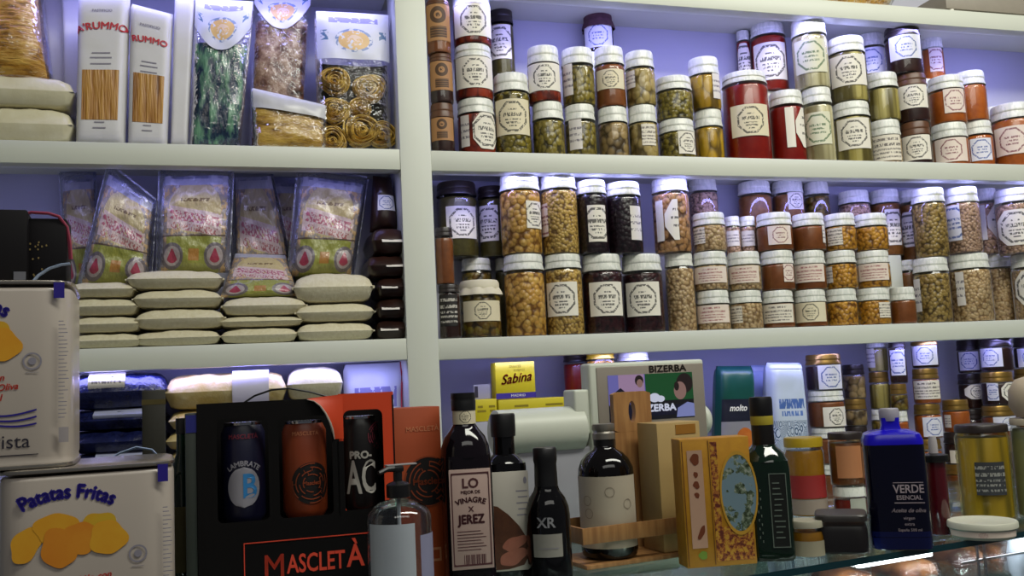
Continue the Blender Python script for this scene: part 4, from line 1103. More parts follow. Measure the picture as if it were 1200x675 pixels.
m = MB(); m.tube([Vector(r_[0]) + Vector((0, -.0006, 0)) for r_ in rows_], [.0004, .0005, .0007, .0009, .0011, .0013, .0014, .0006], 6); m.build('torn_edge', plain('torn_paper_edge', 'b0a498', 0.8), T)
m = MB(); frame(m, (lx(399), lx(466), zs, lz(464)), (lx(404), lx(452), lz(606), lz(484)), .0022, .0042, .008); m.build('orange_panel', ORB, T, smooth=False)
m = MB(); x0, x1, z0, z1 = lx(286), lx(462), lz(700), lz(632)
for a, b_, c, d in ((x0, x1, z1, z1 + .0011), (x0, x1, z0, z0 + .0011), (x0, x0 + .0011, z0, z1), (x1 - .0011, x1, z0, z1)): m.box(a, b_, -.0012, -.0004, c, d)
put_text(m, 'M', 30 * k * 1.35, flat(lx(320), lz(663), -.0012), bold=.0002, sx=.82)
put_text(m, 'ASCLET', 22 * k * 1.35, flat(lx(368), lz(661), -.0012), bold=.0005, sx=.66)
put_text(m, 'À', 27 * k * 1.35, flat(lx(414), lz(658), -.0012), bold=.0006, sx=.82)
m.build('lettering', plain('red_orange_print', 'd8442c', 0.5), T)
m = MB(); m.box(lx(223), lx(235.6), .001, .05, 0, lz(478), .001); m.build('side_flap', plain('dark_grey_green_board', '2c332e', 0.5), T)
m = MB(); m.box(lx(224), lx(235.8), .0004, .03, lz(500), lz(480)); m.build('blue_corner', plain('blue_board', '1c2070', 0.5), T)
MWR = T.matrix_basis.copy(); CB = Matrix.Translation(O) @ Matrix.Rotation(rz, 4, 'Z')
def can(label, px0, px1, pyt, paint, build):
    c = (lx(px0) + lx(px1)) / 2; r = (lx(px1) - lx(px0)) / 2; P = CB @ Vector((c, .007 + r, zs - .0018))
    t = thing('drink_can', label, 'can', P, rz, 'tall cans inside the torn carton'); h = lz(pyt) - zs
    m = MB(); m.lathe([(r * .8, 0), (r * .86, .002), (r, .009), (r, h - .012), (r * .84, h - .003)], 36); m.build('can_body', paint, t)
    m = MB(); m.lathe([(r * .86, h - .003), (r * .87, h), (r * .8, h - .001)], 36); m.build('can_rim', CHROME, t)
    build(t, r, h); return t
def b1(t, r, h):
    z = h * .36
    m = MB(); m.grid(lambda a, b_: around(r, z)((a - .5) * 1.5 * r * math.sqrt(max(0, 1 - (2 * b_ - 1) ** 2)) , (b_ - .5) * .40 * h), 12, 16); WB = m.build('white_badge', plain('dim_white_print', '8c8a94', 0.5), t)
    m = MB(); put_text(m, 'B', .038, around(r, z, .25, .0010), bold=.0008, sx=.8); m.build('badge_letter', plain('sky_blue_print', '2c78b4', 0.5), WB)
    m = MB(); f = around(r, z, 0, .0008); R = .027
    put_text(m, 'LAMBRATE', .0082, lambda x, y: f((R + y) * math.sin(x / R), (R + y) * math.cos(x / R)), bold=.0003); m.build('lettering', plain('dim_white_print', '8c8a94', 0.5), t)
    m = MB(); put_text(m, 'MASCLETÀ', .007, around(r, h * .86, 0, .0008), bold=.0002); m.build('red_lettering', plain('dull_red_print', '7c2c3c', 0.5), t)
def wheel_print(m, cx, cz, R, fn, seed=1):
    """round maze-like emblem"""
    rnd = random.Random(seed)
    for ring in (.97, .78, .6, .42):
        n = 26; g0 = rnd.uniform(0, 6)
        for s in range(4):
            a0 = g0 + s * PI / 2; a1 = a0 + rnd.uniform(.7, 1.35)
            m.grid(lambda a, b_: fn(cx + R * (ring + .05 * b_) * math.cos(a0 + (a1 - a0) * a), cz + R * (ring + .05 * b_) * math.sin(a0 + (a1 - a0) * a)), 10, 1)
    for s in range(9):
        a = rnd.uniform(0, 6.28); q0, q1 = rnd.choice(((.8, 1.0), (.62, .8), (.44, .62)))
        m.grid(lambda u, v: fn(cx + R * (q0 + (q1 - q0) * u) * math.cos(a) - .03 * R * (v - .5) * math.sin(a), cz + R * (q0 + (q1 - q0) * u) * math.sin(a) + .03 * R * (v - .5) * math.cos(a)), 2, 1)
def b2(t, r, h):
    f = around(r, h * .36, .25, .0006); f2 = around(r, h * .36, .25, .0012); R = r * .93
    m = MB(); m.grid(lambda a, b_: f(R * b_ * math.cos(6.2832 * a), R * b_ * math.sin(6.2832 * a)), 40, 6); BE = m.build('black_emblem', plain('black_print', '120d0c', 0.5), t)
    m = MB(); wheel_print(m, 0, 0, R * .95, f2, 4); put_text(m, 'Mascletà', .0062, f2, bold=.0002); m.build('emblem_lines', plain('brown_print', '8a3c1c', 0.5), BE)
    m = MB(); put_text(m, 'MASCLETÀ', .0065, around(r, h * .87, 0, .0008)); m.build('lettering', plain('pale_orange_print', 'c88058', 0.5), t)
def b3(t, r, h):
    m = MB(); put_text(m, 'PRO-', .012, around(r, h * .60, -.10, .0008), bold=.0006); put_text(m, 'AC', .054, around(r, h * .36, -.08, .0008), bold=.0012, sx=.50); m.build('lettering', plain('pale_grey_print', 'a8a49c', 0.5), t)
    m = MB(); wheel_print(m, .012, .02, r * .7, around(r, h * .62, .5, .0006), 8); m.build('dull_pattern', plain('dull_red_print', '7c2c3c', 0.5), t)
can('dark navy can with round blue and white badge in the carton', 262, 313, 490, plain('navy_can', '10102c', 0.4), b1)
can('burnt orange can with black round emblem in the carton', 333, 386, 492, plain('orange_can', '84381a', 0.4), b2)
can('black can with grey letters behind the orange window', 404, 450, 490, plain('black_can', '100c0c', 0.35), b3)

P = at(494, 690, -0.715); P.z = ZC + .0003; k = mpp(P)
T = thing('orange_carton', 'burnt orange carton with black round emblem beside the post', 'carton', P, .12)
ht = at(494, 477, -.715).z - P.z
m = MB(); m.box(-31 * k, 31 * k, 0, .06, 0, ht, .001); m.build('carton', ORB2, T)
m = MB(); m.disc(22 * k * .6, ht - 88 * k * 1.0, 33 * k * .9, 33 * k * .9, -.0006, 40); BE = m.build('black_emblem', plain('black_print', '120d0c', 0.5), T)
m = MB(); wheel_print(m, 22 * k * .6, ht - 88 * k, 29 * k, lambda x, z: (x, -.0010, z), 11); put_text(m, 'Mascletà', .012, flat(22 * k * .6, ht - 88 * k, -.0012), bold=.0003); m.build('emblem_lines', plain('brown_print', '8a3c1c', 0.5), BE)
m = MB(); put_text(m, 'MASCLETÀ', .009, flat(8 * k, ht - 26 * k, -.0008)); m.build('lettering', plain('pale_orange_print', 'c88058', 0.5), T)
m = MB(); frame(m, (14 * k, 26 * k, .035, .052), (16 * k, 24 * k, .038, .049), -.0008, -.0002, .001); m.build('small_frame', plain('pale_orange_print', 'c88058', 0.5), T, smooth=False)

# black cable drooping above the carton
pl = [at(a, b_, -.66) for a, b_ in ((286, 472), (298, 464), (318, 457), (338, 455), (362, 459), (384, 465), (402, 470))]
m = MB(); m.tube([p - pl[0] for p in pl], .0013, 8); ob = m.build('cable', BLACKCAP, loc=pl[0]); tag(ob, 'thin black cable arching above the black carton', 'cable')

# ------------------------------------------------------------------ hand gel bottle
P = at(471, 700, -0.835); P.z = ZC + .0003; k = mpp(P); r = 38 * k
T = thing('pump_bottle', 'clear hand gel pump bottle in front of the cartons', 'bottle', P, .2)
hs = at(471, 588, -.835).z - P.z; hn = at(471, 590, -.835).z - P.z
zN = hs + .0
prof = [(r * .95, 0), (r, .003), (r, hs - .018)] + [(r * math.cos(t * PI / 2 * .82), hs - .018 + r * .62 * math.sin(t * PI / 2 * .82)) for t in [i / 10 for i in range(1, 11)]]
zt = prof[-1][1]
m = MB(); m.lathe(prof + [(r * .27, zt + .001), (r * .27, zt + .008)], 40, cap=False); m.build('bottle', CLEARPLASTIC, T)
m = MB(); patch(m, r + .0005, -1.45, .12, .004, hs - .02, 12); m.build('white_label', plain('pale_gel_label', 'b4bcc4', 0.4), T)
m = MB(); patch(m, r + .0007, .30, 1.3, .004, hs - .034, 10); m.build('lilac_label', plain('lilac_gel_label', '8c8ca8', 0.4), T)
m = MB(); m.lathe([(.0022, .01), (.0022, zt)], 10); m.build('dip_tube', plain('translucent_tube', 'c8ccd0', 0.3), T)
m = MB(); m.lathe([(r * .36, zt + .002), (r * .37, zt + .004), (r * .37, zt + .016), (r * .3, zt + .018), (r * .14, zt + .020), (r * .14, zt + .032)], 24)
m.box(-.006, .006, -.006, .006, zt + .030, zt + .037, .002); m.tube([(0, 0, zt + .034), (-.015, -.006, zt + .0345), (-.026, -.010, zt + .031)], [.004, .0032, .0025], 8); PU = m.build('pump', BLACKCAP, T)
m = MB(); m.box(-.014, .022, -.005, .005, zt + .0371, zt + .0388, .0006); m.build('pump_top', plain('grey_plastic', '9a9a9a', 0.35), PU)

# ------------------------------------------------------------------ bottles in the middle
def pz(px, py, Y, z0): return at(px, py, Y).z - z0
# tall square vinegar bottle with the red lettered label
Y = -0.735; P = at(552, 690, Y); P.z = ZC + .0003; k = mpp((P.x, P.y, 1.36)); psi = face_cam(P) * .6 + .04
T = thing('vinegar_bottle', 'tall dark square bottle with pink beige label', 'bottle', P, psi, 'dark bottles along the counter')
z = lambda py: pz(552, py, Y - .025, P.z)
r = 29 * k; S = sq(4.0)
m = MB(); m.lathe([(r * .9, 0), (r, .004), (r, z(545)), (r * .97, z(534))], 56, shape=S)
m.lathe([(r * 1.02, z(536)), (r * .97, z(524)), (r * .82, z(512)), (r * .60, z(504)), (r * .47, z(498)), (r * .46, z(470))], 40); m.build('glass', plain('dark_brown_glass', '110a10', 0.07), T)
m = MB(); m.lathe([(r * .50, z(481)), (r * .51, z(470)), (r * .49, z(468)), (r * .51, z(466)), (r * .5, z(460))], 28); m.build('cap', BLACKCAP, T)
m = MB(); patch(m, r * .47 + .0004, -1.3, 1.3, z(497), z(480)); m.build('neck_label', LAB['rc'], T)
m = MB(); m.box(-24 * k, 24 * k, -r - .0008, -r + .001, z(666), z(549), .0004); LB = m.build('label', plain('pink_beige_label', 'b49a90', 0.6), T)
m = MB(); yy = -r - .0011; RB = plain('brown_red_print', '4c2428', 0.6)
frame(m, (-22 * k, 22 * k, z(662), z(553)), (-20.8 * k, 20.8 * k, z(660), z(555)), yy, yy + .0002, .002)
put_text(m, 'LO', 15 * k, flat(0, z(566), yy), bold=.0005); put_text(m, 'MEJOR DE', 5 * k, flat(0, z(576), yy), bold=.0002)
put_text(m, 'VINAGRE', 8.5 * k, arc(0, z(585), yy, 46 * k), bold=.0004); put_text(m, 'X', 8 * k, flat(0, z(596), yy), bold=.0003); put_text(m, 'JEREZ', 14 * k, flat(0, z(608), yy), bold=.0007, sx=.85)
for kk in range(7): m.box(-17 * k, (10 + 3 * (kk % 3)) * k, yy, yy + .0002, z(622 + 3.6 * kk), z(621.2 + 3.6 * kk))
for kk in range(13): m.box((-10 + 2.0 * kk) * k, (-10 + 2.0 * kk + (1.3 if kk % 3 else .7)) * k, yy, yy + .0002, z(660), z(649))
m.build('lettering', RB, LB, smooth=False)
# black bottle with the ham picture
Y = -0.685; P = at(598, 690, Y); P.z = ZC + .0003; k = mpp((P.x, P.y, 1.36)); psi = face_cam(P) * .6 + .04
T = thing('vinegar_bottle', 'black bottle with white label showing sliced ham', 'bottle', P, psi, 'dark bottles along the counter')
z = lambda py: pz(595, py, Y - .02, P.z); r = 24 * k
m = MB(); m.lathe([(r * .9, 0), (r, .004), (r, z(548)), (r * .98, z(543))], 56, shape=S); m.lathe([(r * .98, z(545)), (r * .80, z(538)), (r * .55, z(533)), (r * .52, z(500))], 36); m.build('glass', BLACKGLASS, T)
m = MB(); m.lathe([(r * .60, z(512)), (r * .62, z(505)), (r * .62, z(487)), (r * .58, z(485))], 28); m.build('cap', BLACKCAP, T)
m = MB(); m.box(-r * .96, r * .96, -r - .0008, -r + .001, z(668), z(552), .0004); LB = m.build('label', plain('white_bottle_label', 'beb8ac', 0.6), T)
m = MB(); yy = -r - .0010
m.add([(x * k, yy, z(py)) for x, py in ((-23.5, 590), (-14, 592), (-2, 602), (10, 616), (19, 632), (22, 648), (14, 662), (-4, 666), (-23.5, 666))], [tuple(range(9))], None, 0)
for px_, py_, rx, rz_ in ((4, 636, 15, 7), (2, 652, 17, 8)): chip(m, px_ * k, z(py_), rx * k, rz_ * k, .35, yy - .0002, int(py_), 1)
m.build('ham_picture', [puree('roast_crust', '46281a', '5e3822', 60), puree('pink_ham', 'a86a54', '985a48', 50)], LB, smooth=False)
m = MB()
for kk in range(5): m.box((8 + kk % 2 * 2) * k, 21 * k, yy, yy + .0003, z(576 + 7 * kk), z(574.6 + 7 * kk))
m.disc(19 * k, z(563), 2 * k, 4 * k, yy - .0001, 12); m.build('small_print', INKGREY, LB)
# round shouldered dark bottle with crest
P = place(646, 684, .022); k = mpp((P.x, P.y, 1.34)); P.z = ZC + .0003; psi = face_cam(P)
T = thing('wine_bottle', 'small black wine bottle with capsule and square grey label', 'bottle', P, psi, 'dark bottles along the counter')
z = lambda py: pz(645, py, P.y - .02, P.z); r = 26 * k
m = MB(); m.lathe([(r * .85, 0), (r * .98, .003), (r, .008), (r, z(606)), (r * .96, z(596)), (r * .82, z(585)), (r * .60, z(577)), (r * .52, z(570)), (r * .48, z(540))], 36); m.build('glass', BLACKGLASS, T)
m = MB(); m.lathe([(r * .53, z(573)), (r * .52, z(560)), (r * .50, z(545)), (r * .54, z(540)), (r * .54, z(527)), (r * .48, z(525))], 28); m.build('capsule', BLACKCAP, T)
m = MB(); patch(m, r + .0005, -.75, .62, z(652), z(625)); m.build('label', plain('grey_wine_label', '8c8880', 0.6), T)
m = MB(); put_text(m, 'XR', 16 * k, around(r, z(612), -.1), bold=.0004); m.build('crest', plain('silver_print', '8c8c90', 0.4), T)
m = MB(); f = around(r, z(642), -.05, .0009); m.grid(lambda a, b_: f((a - .5) * 24 * k, b_ * .0008), 8, 1); m.build('small_print', INKGREY, T)

# ------------------------------------------------------------------ wooden bottle carrier, amber bottle, pale carton
WOOD = Mt('light_wood', 0.5); _v = WOOD.coords(scale=(14, 14, 1.2)); WOOD.color(WOOD.ramp(WOOD.noise(_v, 9, 4), [(.3, rgb('8a5e34')), (.7, rgb('b0824e'))])); WOOD = WOOD.m
PL = place(688, 669, 0.0); PRt = place(806, 652, .0); k = mpp(PL)
d = PRt - PL; Wc = d.length; rzc = math.atan2(d.y, d.x)
O = (PL + PRt) / 2; O.z = ZC + .0003
T = thing('bottle_carrier', 'light wooden bottle carrier with oval hand hole', 'carrier', O, rzc)
zc = lambda py, px=740, yy=None: at(px, py, O.y).z - O.z
dep = .095; hw = Wc / 2
m = MB(); m.box(-hw, hw, 0, dep, 0, .006, .001); m.build('base', WOOD, T)
m = MB(); m.box(-hw - .002, hw, -.004, 0.0, zc(631), zc(612), .0006); m.build('front_rail', WOOD, T)
m = MB(); m.box(-hw - .002, hw, dep, dep + .004, zc(631), zc(612), .0006); m.build('rear_rail', WOOD, T)
for sx in (-1,): 
    m = MB(); m.box(-hw - .006, -hw - .002, -.004, dep + .004, zc(631), zc(612), .0006); m.build('end_rail', WOOD, T)
def loc_x(px, py, yl):
    """local x on the carrier plane yl metres behind its front"""
    n_ = Vector((-math.sin(rzc), math.cos(rzc), 0)); e_ = Vector((math.cos(rzc), math.sin(rzc), 0))
    q = ray(px, py); t_ = (O + n_ * yl - CAM_POS).dot(n_) / q.dot(n_); return (CAM_POS + q * t_ - O).dot(e_)
xa = loc_x(724, 560, .080); xb = loc_x(768, 560, .080); ztp = at(738, 459, O.y + .085).z - O.z
m = MB()
cx, cz_, rx, rz_ = (xa + xb) / 2 - .001, ztp - 26 * k, 5.5 * k, 14 * k; n = 28
inn = [(cx + rx * math.cos(2 * PI * i / n), cz_ + rz_ * math.sin(2 * PI * i / n)) for i in range(n)]
out = []
for i in range(n):
    c, s_ = math.cos(2 * PI * i / n), math.sin(2 * PI * i / n); q = min((xb - cx) / abs(c) if abs(c) > 1e-6 else 9, (ztp - cz_) / abs(s_) if abs(s_) > 1e-6 else 9)
    out.append((cx + q * c if c > 0 else cx + max(xa - cx, q * c), cz_ + q * s_))
y0, y1 = .080, .090
for yv in (y0, y1): m.add([(x, yv, zz) for x, zz in inn] + [(x, yv, zz) for x, zz in out], [(i, (i + 1) % n, n + (i + 1) % n, n + i) for i in range(n)])
for L_ in (inn, out): m.add([(x, y0, zz) for x, zz in L_] + [(x, y1, zz) for x, zz in L_], [(i, (i + 1) % n, n + (i + 1) % n, n + i) for i in range(n)])
m.box(xa, xb, y0, y1, .006, cz_ - (ztp - cz_) + .0005); m.box(xb - .012, xb, y1, y1 + .008, .006, ztp - .001, .001)
m.build('handle_board', WOOD, T, angle=35)
CBm = Matrix.Translation(O) @ Matrix.Rotation(rzc, 4, 'Z')
# amber bottle standing in the carrier
r = 33.5 * mpp(place(716, 668, .03)); Pw = place(716, 664, r + .003)
Pw.z = ZC + .0068; k = mpp((Pw.x, Pw.y, 1.34))
T = thing('syrup_bottle', 'dark round shouldered bottle with cream label in the wooden carrier', 'bottle', Pw, face_cam(Pw), 'dark bottles along the counter')
z = lambda py: pz(714, py, Pw.y - .02, Pw.z); r = 33 * k
m = MB(); m.lathe([(r * .85, 0), (r * .97, .004), (r, .010), (r, z(560)), (r * .97, z(549)), (r * .86, z(540)), (r * .66, z(532)), (r * .42, z(527)), (r * .36, z(522)), (r * .36, z(514))], 40); m.build('glass', plain('dark_amber_glass', '0c0808', 0.06), T)
m = MB(); m.lathe([(r * .37, z(523)), (r * .38, z(514))], 24); m.build('collar', BLACKCAP, T)
m = MB(); m.lathe([(r * .40, z(515)), (r * .41, z(508)), (r * .36, z(506)), (r * .41, z(503)), (r * .40, z(497))], 28); m.build('cap', plain('silver_cap', '9c968c', 0.3, .6), T)
m = MB(); patch(m, r + .0005, -1.35, 1.3, z(641), z(557), 16); LB = m.build('label', plain('cream_syrup_label', 'b4a894', 0.6, var=.04), T)
m = MB(); rnd = random.Random(2)
for th, py in ((-.75, 585), (-.7, 600), (.75, 590), (.1, 575)):
    f = around(r, z(py), th, .0009); R_ = 5 * k; m.grid(lambda a, b_: f(R_ * (1 + .15 * b_) * math.cos(6.28 * a), R_ * (1 + .15 * b_) * math.sin(6.28 * a)), 18, 1)
m.build('label_print', plain('faint_brown_print', '8c8070', 0.6), LB)
# pale cardboard bottle carton
BUFF = plain('pale_cardboard', 'b0945e', 0.6, var=.04)
Pw = CBm @ Vector((loc_x(803, 600, .006), .034, .0065)); Pw.z = ZC + .0068; k = mpp((Pw.x, Pw.y, 1.34))
T = thing('pale_carton', 'tall pale cardboard carton with small orange sticker in the carrier', 'carton', Pw, rzc - .04)
ht = pz(788, 494, Pw.y, Pw.z)
m = MB(); m.box(-29 * k, 29 * k, -.026, .030, 0, ht, .001); m.build('carton', BUFF, T)
m = MB(); m.box(-4 * k, 23 * k, -.0266, -.026, ht - 14 * k, ht - 3 * k); m.build('sticker', plain('ochre_sticker', '9c6a24', 0.5), T)
m = MB(); frame(m, (2 * k, 22 * k, ht - 62 * k, ht - 42 * k), (3 * k, 21 * k, ht - 61 * k, ht - 43 * k), -.0265, -.026, .001)
for kk in range(4): m.box(5 * k, 19 * k, -.0265, -.026, ht - (47 + 4 * kk) * k, ht - (46 + 4 * kk) * k)
m.build('faint_print', plain('tan_print', '8c7040', 0.6), T, smooth=False)
# ------------------------------------------------------------------ ornate yellow box
A = place(806, 667, 0); Bq = place(838, 664, -.004); k = mpp(A)
T = thing('ornate_box', 'yellow ornate sweet box with picture beside the green bottle', 'box', (A.x, A.y, ZC + .0003), -.14)
YEL = puree('golden_yellow_board', 'b88418', 'a87414', 60, .5, 0); 
ht = pz(806, 515, A.y, ZC); w1 = 34 * k; w2 = 86 * k
m = MB(); m.box(0, w2, 0, .038, 0, ht, .0012); m.build('carton', YEL, T)
m = MB(); m.box(w1 + .0002, w1 + .0012, -.0008, .0002, .003, ht - .003); m.box(.002, .003, -.0008, .0002, .003, ht - .003); m.build('edge_line', plain('dark_gold_line', '6c4410', 0.5), T)
m = MB()
n = 24; m.grid(lambda a, b_: ((.0085 + (w1 - .017) * a), -.0007, ht * (.15 + .76 * b_)), 2, 2); PP = m.build('pale_panel', plain('pink_cream_panel', 'b49078', 0.5), T)
rnd = random.Random(9)
for kk, (zz, rr) in enumerate(((.84, .006), (.72, .003), (.64, .004), (.56, .003), (.27, .0045))):
    m = MB(); chip(m, w1 * (.5 if kk < 4 else .58), ht * zz, rr if kk < 4 else .0035, rr * 1.3 if kk < 4 else .010, .2 * kk if kk < 4 else -.45, -.0010, kk, 0); m.build('panel_print', plain('brown_print2', '6c3418', 0.5), PP, smooth=False)
m = MB(); chip(m, w1 * .58, ht * .095, .006, .0055, 0, -.0010, 6, 0); m.build('green_stamp', plain('green_print', '6c8c30', 0.5), PP, smooth=False)
ORN = Mt('scroll_print', 0.5); _v = ORN.coords(); _n = ORN.noise(_v, 150, 4, .7); ORN.color(ORN.ramp(_n, [(.42, rgb('5c2416')), (.50, rgb('a05c28')), (.56, rgb('b88c2c'))]))
m = MB(); m.box(w1 + .003, w1 + .0125, -.0006, .0002, ht * .04, ht * .97); m.box(w1 + .0125, w2 - .003, -.0006, .0002, ht * .04, ht * .30); m.build('scroll_border', ORN.m, T)
PIC = Mt('village_picture', 0.5); _v = PIC.coords(); _q = PIC.n('ShaderNodeSeparateXYZ'); PIC.link(_v, _q.inputs[0]); _n = PIC.noise(_v, 130, 4, .65)
PIC.color(PIC.mix(PIC.noise(PIC.coords(), 60, 3).gt(.5), PIC.ramp(_n, [(.40, rgb('26301c')), (.52, rgb('5c6c54')), (.60, rgb('90988c'))]), rgb('6c8490')))
m = MB(); m.disc((w1 + w2) / 2 + .010, ht * .56, .024, ht * .30, -.0010, 40); m.build('oval_picture', PIC.m, T)
m = MB(); R0 = 1.0
vs = []; fs = []
for i in range(41):
    a = 2 * PI * i / 40
    for q in (1.0, 1.10): vs.append(((w1 + w2) / 2 + .010 + .024 * q * math.cos(a), -.0013, ht * .56 + ht * .30 * q * math.sin(a)))
for i in range(40): fs.append((2 * i, 2 * i + 1, 2 * i + 3, 2 * i + 2))
m.add(vs, fs); m.build('oval_rim', plain('gold_rim_print', 'b88c2c', 0.5), T)

# ------------------------------------------------------------------ green oil bottle
P = place(905, 658, .026); P.z = ZC + .0003; k = mpp((P.x, P.y, 1.34)); psi = face_cam(P) + .1
T = thing('oil_bottle', 'dark green oil bottle with black cap and yellow neck band', 'bottle', P, psi)
z = lambda py: pz(902, py, P.y - .02, P.z); r = 26 * k; S = sq(5.0)
m = MB(); m.lathe([(r * .9, 0), (r * .98, .003), (r, .01), (r, z(550)), (r * .95, z(540))], 56, shape=S); m.lathe([(r * 1.0, z(541)), (r * .86, z(532)), (r * .56, z(525)), (r * .47, z(520)), (r * .46, z(490))], 36); m.build('glass', DARKGREEN, T)
m = MB(); m.lathe([(r * .48, z(526)), (r * .5, z(522)), (r * .49, z(497))], 28); m.build('neck_sleeve', plain('black_sleeve', '14100e', 0.4), T)
m = MB(); m.lathe([(r * .50, z(498)), (r * .51, z(496)), (r * .51, z(488)), (r * .50, z(487))], 28); m.build('neck_band', plain('yellow_band', 'a8982c', 0.5), T)
m = MB(); m.lathe([(r * .50, z(488)), (r * .52, z(486)), (r * .52, z(468)), (r * .48, z(465))], 28); m.build('cap', BLACKCAP, T)
m = MB(); yy = -r - .0006; m.box(0, 19 * k, yy, yy + .0008, z(640), z(555)); LB = m.build('label', plain('dark_bottle_label', '101410', 0.5), T)
m = MB(); frame(m, (0, 19.5 * k, z(641), z(554)), (1 * k, 18.5 * k, z(640), z(555)), yy - .0004, yy - .0001, .0006)
rnd = random.Random(4)
for kk in range(11): m.box((3 + rnd.random() * 2) * k, (11 + rnd.random() * 5) * k, yy - .0004, yy - .0002, z(566 + 6.4 * kk), z(564.6 + 6.4 * kk))
for kk in range(14): m.box((-14 + 3 * (kk % 2)) * k, (-13 + 3 * (kk % 2)) * k, yy, yy + .0004, z(570 + 5 * kk), z(567 + 5 * kk))
m.build('label_print', plain('grey_green_print', '68746a', 0.5), LB, smooth=False)

# ------------------------------------------------------------------ jars on the counter
def cjar(name, label, px, pyb, x0, x1, yt, yl, fill, lid, z0=ZC, off=None, lab=None, shape=None, glass=None, inner=True, nseg=40, cat='jar', at_=None):
    P = at_ or place(px, pyb, 0, z0); k = mpp(P); R = (x1 - x0) / 2 * k
    P = at_ or place(px, pyb, R if off is None else off, z0); k = mpp((P.x, P.y, z0 + .05)); R = (x1 - x0) / 2 * k
    Pb = Vector((P.x, P.y, z0 + .0003)); t = thing(name, label, cat, Pb, face_cam(P))
    z = lambda py: at((x0 + x1) / 2, py, P.y - R * .7).z - Pb.z
    H, hl = z(yt), z(yt) - z(yl); zb = H - hl
    m = MB(); m.lathe([(R * .9, 0), (R, .004), (R, zb - .008), (R * .92, zb - .001), (R * .88, zb + hl * .4)], nseg, shape=shape, cap=False); m.lathe([(.0002, .0012), (R * .9, .0012)], nseg, shape=shape, cap=False); m.build('glass', glass or GLASS, t)
    if fill:
        m = MB(); m.lathe([(R * .86, .003), (R * .955, .006), (R * .955, zb - .012), (R * .88, zb - .006)], nseg, shape=shape); m.build('contents', fill, t)
    m = MB(); m.lathe([(R * .5, H), (R * .94, H), (R * .98, H - hl * .2), (R * .98, H - hl)], nseg, shape=None if shape is None else shape); m.build('lid', lid, t)
    if lab:
        for (mat, a0, a1, py0, py1) in lab:
            m = MB()
            if shape: m.box(a0 * R, a1 * R, -R - .0008, -R + .0002, z(py1), z(py0))
            else: patch(m, R + .0005, a0, a1, z(py1), z(py0))
            m.build('label', mat, t)
    return t, H, P
HONEY = puree('honey', '9c6a18', 'b07c20', 30, .25); BERRY = puree('red_preserve', '6c1410', '8c2418', 40, .3)
t, H, P = cjar('honey_jar', 'yellow lidded honey jar with red band at the counter rear', 948, 608, 926, 971, 513, 524, HONEY, LID['y'], lab=[(plain('red_band', '8c1c1c', 0.5), -1.4, 1.3, 557, 584), (plain('greyish_label', '8c7c70', 0.6), -.9, 1.3, 585, 603)])
t, H, P = cjar('small_jar', 'little white lidded dark jar under the orange labelled jar', 998, 606, 979, 1017, 571, 582, BERRY, LID['w'], lab=[(plain('greyish_white_label', 'a8a89c', 0.6), .0, 1.1, 584, 600)])
t, H2, P2_ = cjar('square_jar', 'black lidded jar with orange square label at the rear', 998, 606, 978, 1018, 507, 515, puree('dark_orange_preserve', '6c3c18', '80481c', 40), LID['d'], z0=ZC + .0006 + H, at_=P, lab=[(plain('orange_label', 'b4764c', 0.6), -.6, .9, 522, 560)])
m = MB(); R_ = .008
cjar('small_jar', 'small amber jar in front of the honey jar', 948, 655, 929, 968, 611, 619, HONEY, plain('clear_lid', 'a8a490', 0.3), lab=[(plain('pale_amber_label', 'a09880', 0.6), -1.2, 1.2, 634, 652)])
cjar('square_jar', 'low dark square jar left of the blue bottle', 989, 653, 960, 1019, 603, 611, plain('dark_brown_preserve', '140806', 0.4), plain('dull_lid', '2e2a28', 0.4), shape=sq(6.0), nseg=56)
# square blue bottle
P = place(1056, 646, .04); P.z = ZC + .0003; k = mpp((P.x, P.y, 1.32)); psi = face_cam(P) + .08
T = thing('square_bottle', 'square dark blue bottle with bright blue shoulders', 'bottle', P, psi)
z = lambda py: pz(1052, py, P.y - .03, P.z); r = 36 * k; S = sq(6.0)
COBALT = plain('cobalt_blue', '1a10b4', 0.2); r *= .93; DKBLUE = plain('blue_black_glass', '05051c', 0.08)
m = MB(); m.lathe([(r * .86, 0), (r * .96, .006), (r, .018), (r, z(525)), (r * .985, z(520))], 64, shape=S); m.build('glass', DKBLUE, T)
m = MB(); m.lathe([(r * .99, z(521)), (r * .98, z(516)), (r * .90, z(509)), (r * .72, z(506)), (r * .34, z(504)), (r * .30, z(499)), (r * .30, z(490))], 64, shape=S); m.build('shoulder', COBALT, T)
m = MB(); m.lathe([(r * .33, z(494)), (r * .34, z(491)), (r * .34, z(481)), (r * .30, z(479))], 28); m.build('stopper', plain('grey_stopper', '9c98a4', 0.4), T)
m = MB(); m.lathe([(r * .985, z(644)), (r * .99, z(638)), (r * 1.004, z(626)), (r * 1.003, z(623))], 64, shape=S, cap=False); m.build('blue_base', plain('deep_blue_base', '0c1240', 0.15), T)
m = MB(); yy = -r - .0005
put_text(m, 'VERDE', 13 * k, flat(11 * k, z(573), yy), bold=.0003, sx=.85); put_text(m, 'ESENCIAL', 7 * k, flat(11 * k, z(583), yy), bold=.0001, sx=.9)
m.box(-5 * k, 27 * k, yy, yy + .0003, z(565.5), z(564.8)); m.box(-5 * k, 27 * k, yy, yy + .0003, z(589.5), z(588.5))
put_text(m, 'Aceite de oliva', 6 * k, flat(9 * k, z(598), yy), shear=.3, bold=.0002); put_text(m, 'virgen', 5 * k, flat(9 * k, z(607), yy)); put_text(m, 'extra', 5 * k, flat(9 * k, z(614), yy)); put_text(m, 'España 500 ml', 4.4 * k, flat(9 * k, z(621), yy))
m.build('lettering', plain('grey_pink_print', 'a89aa0', 0.5), T)
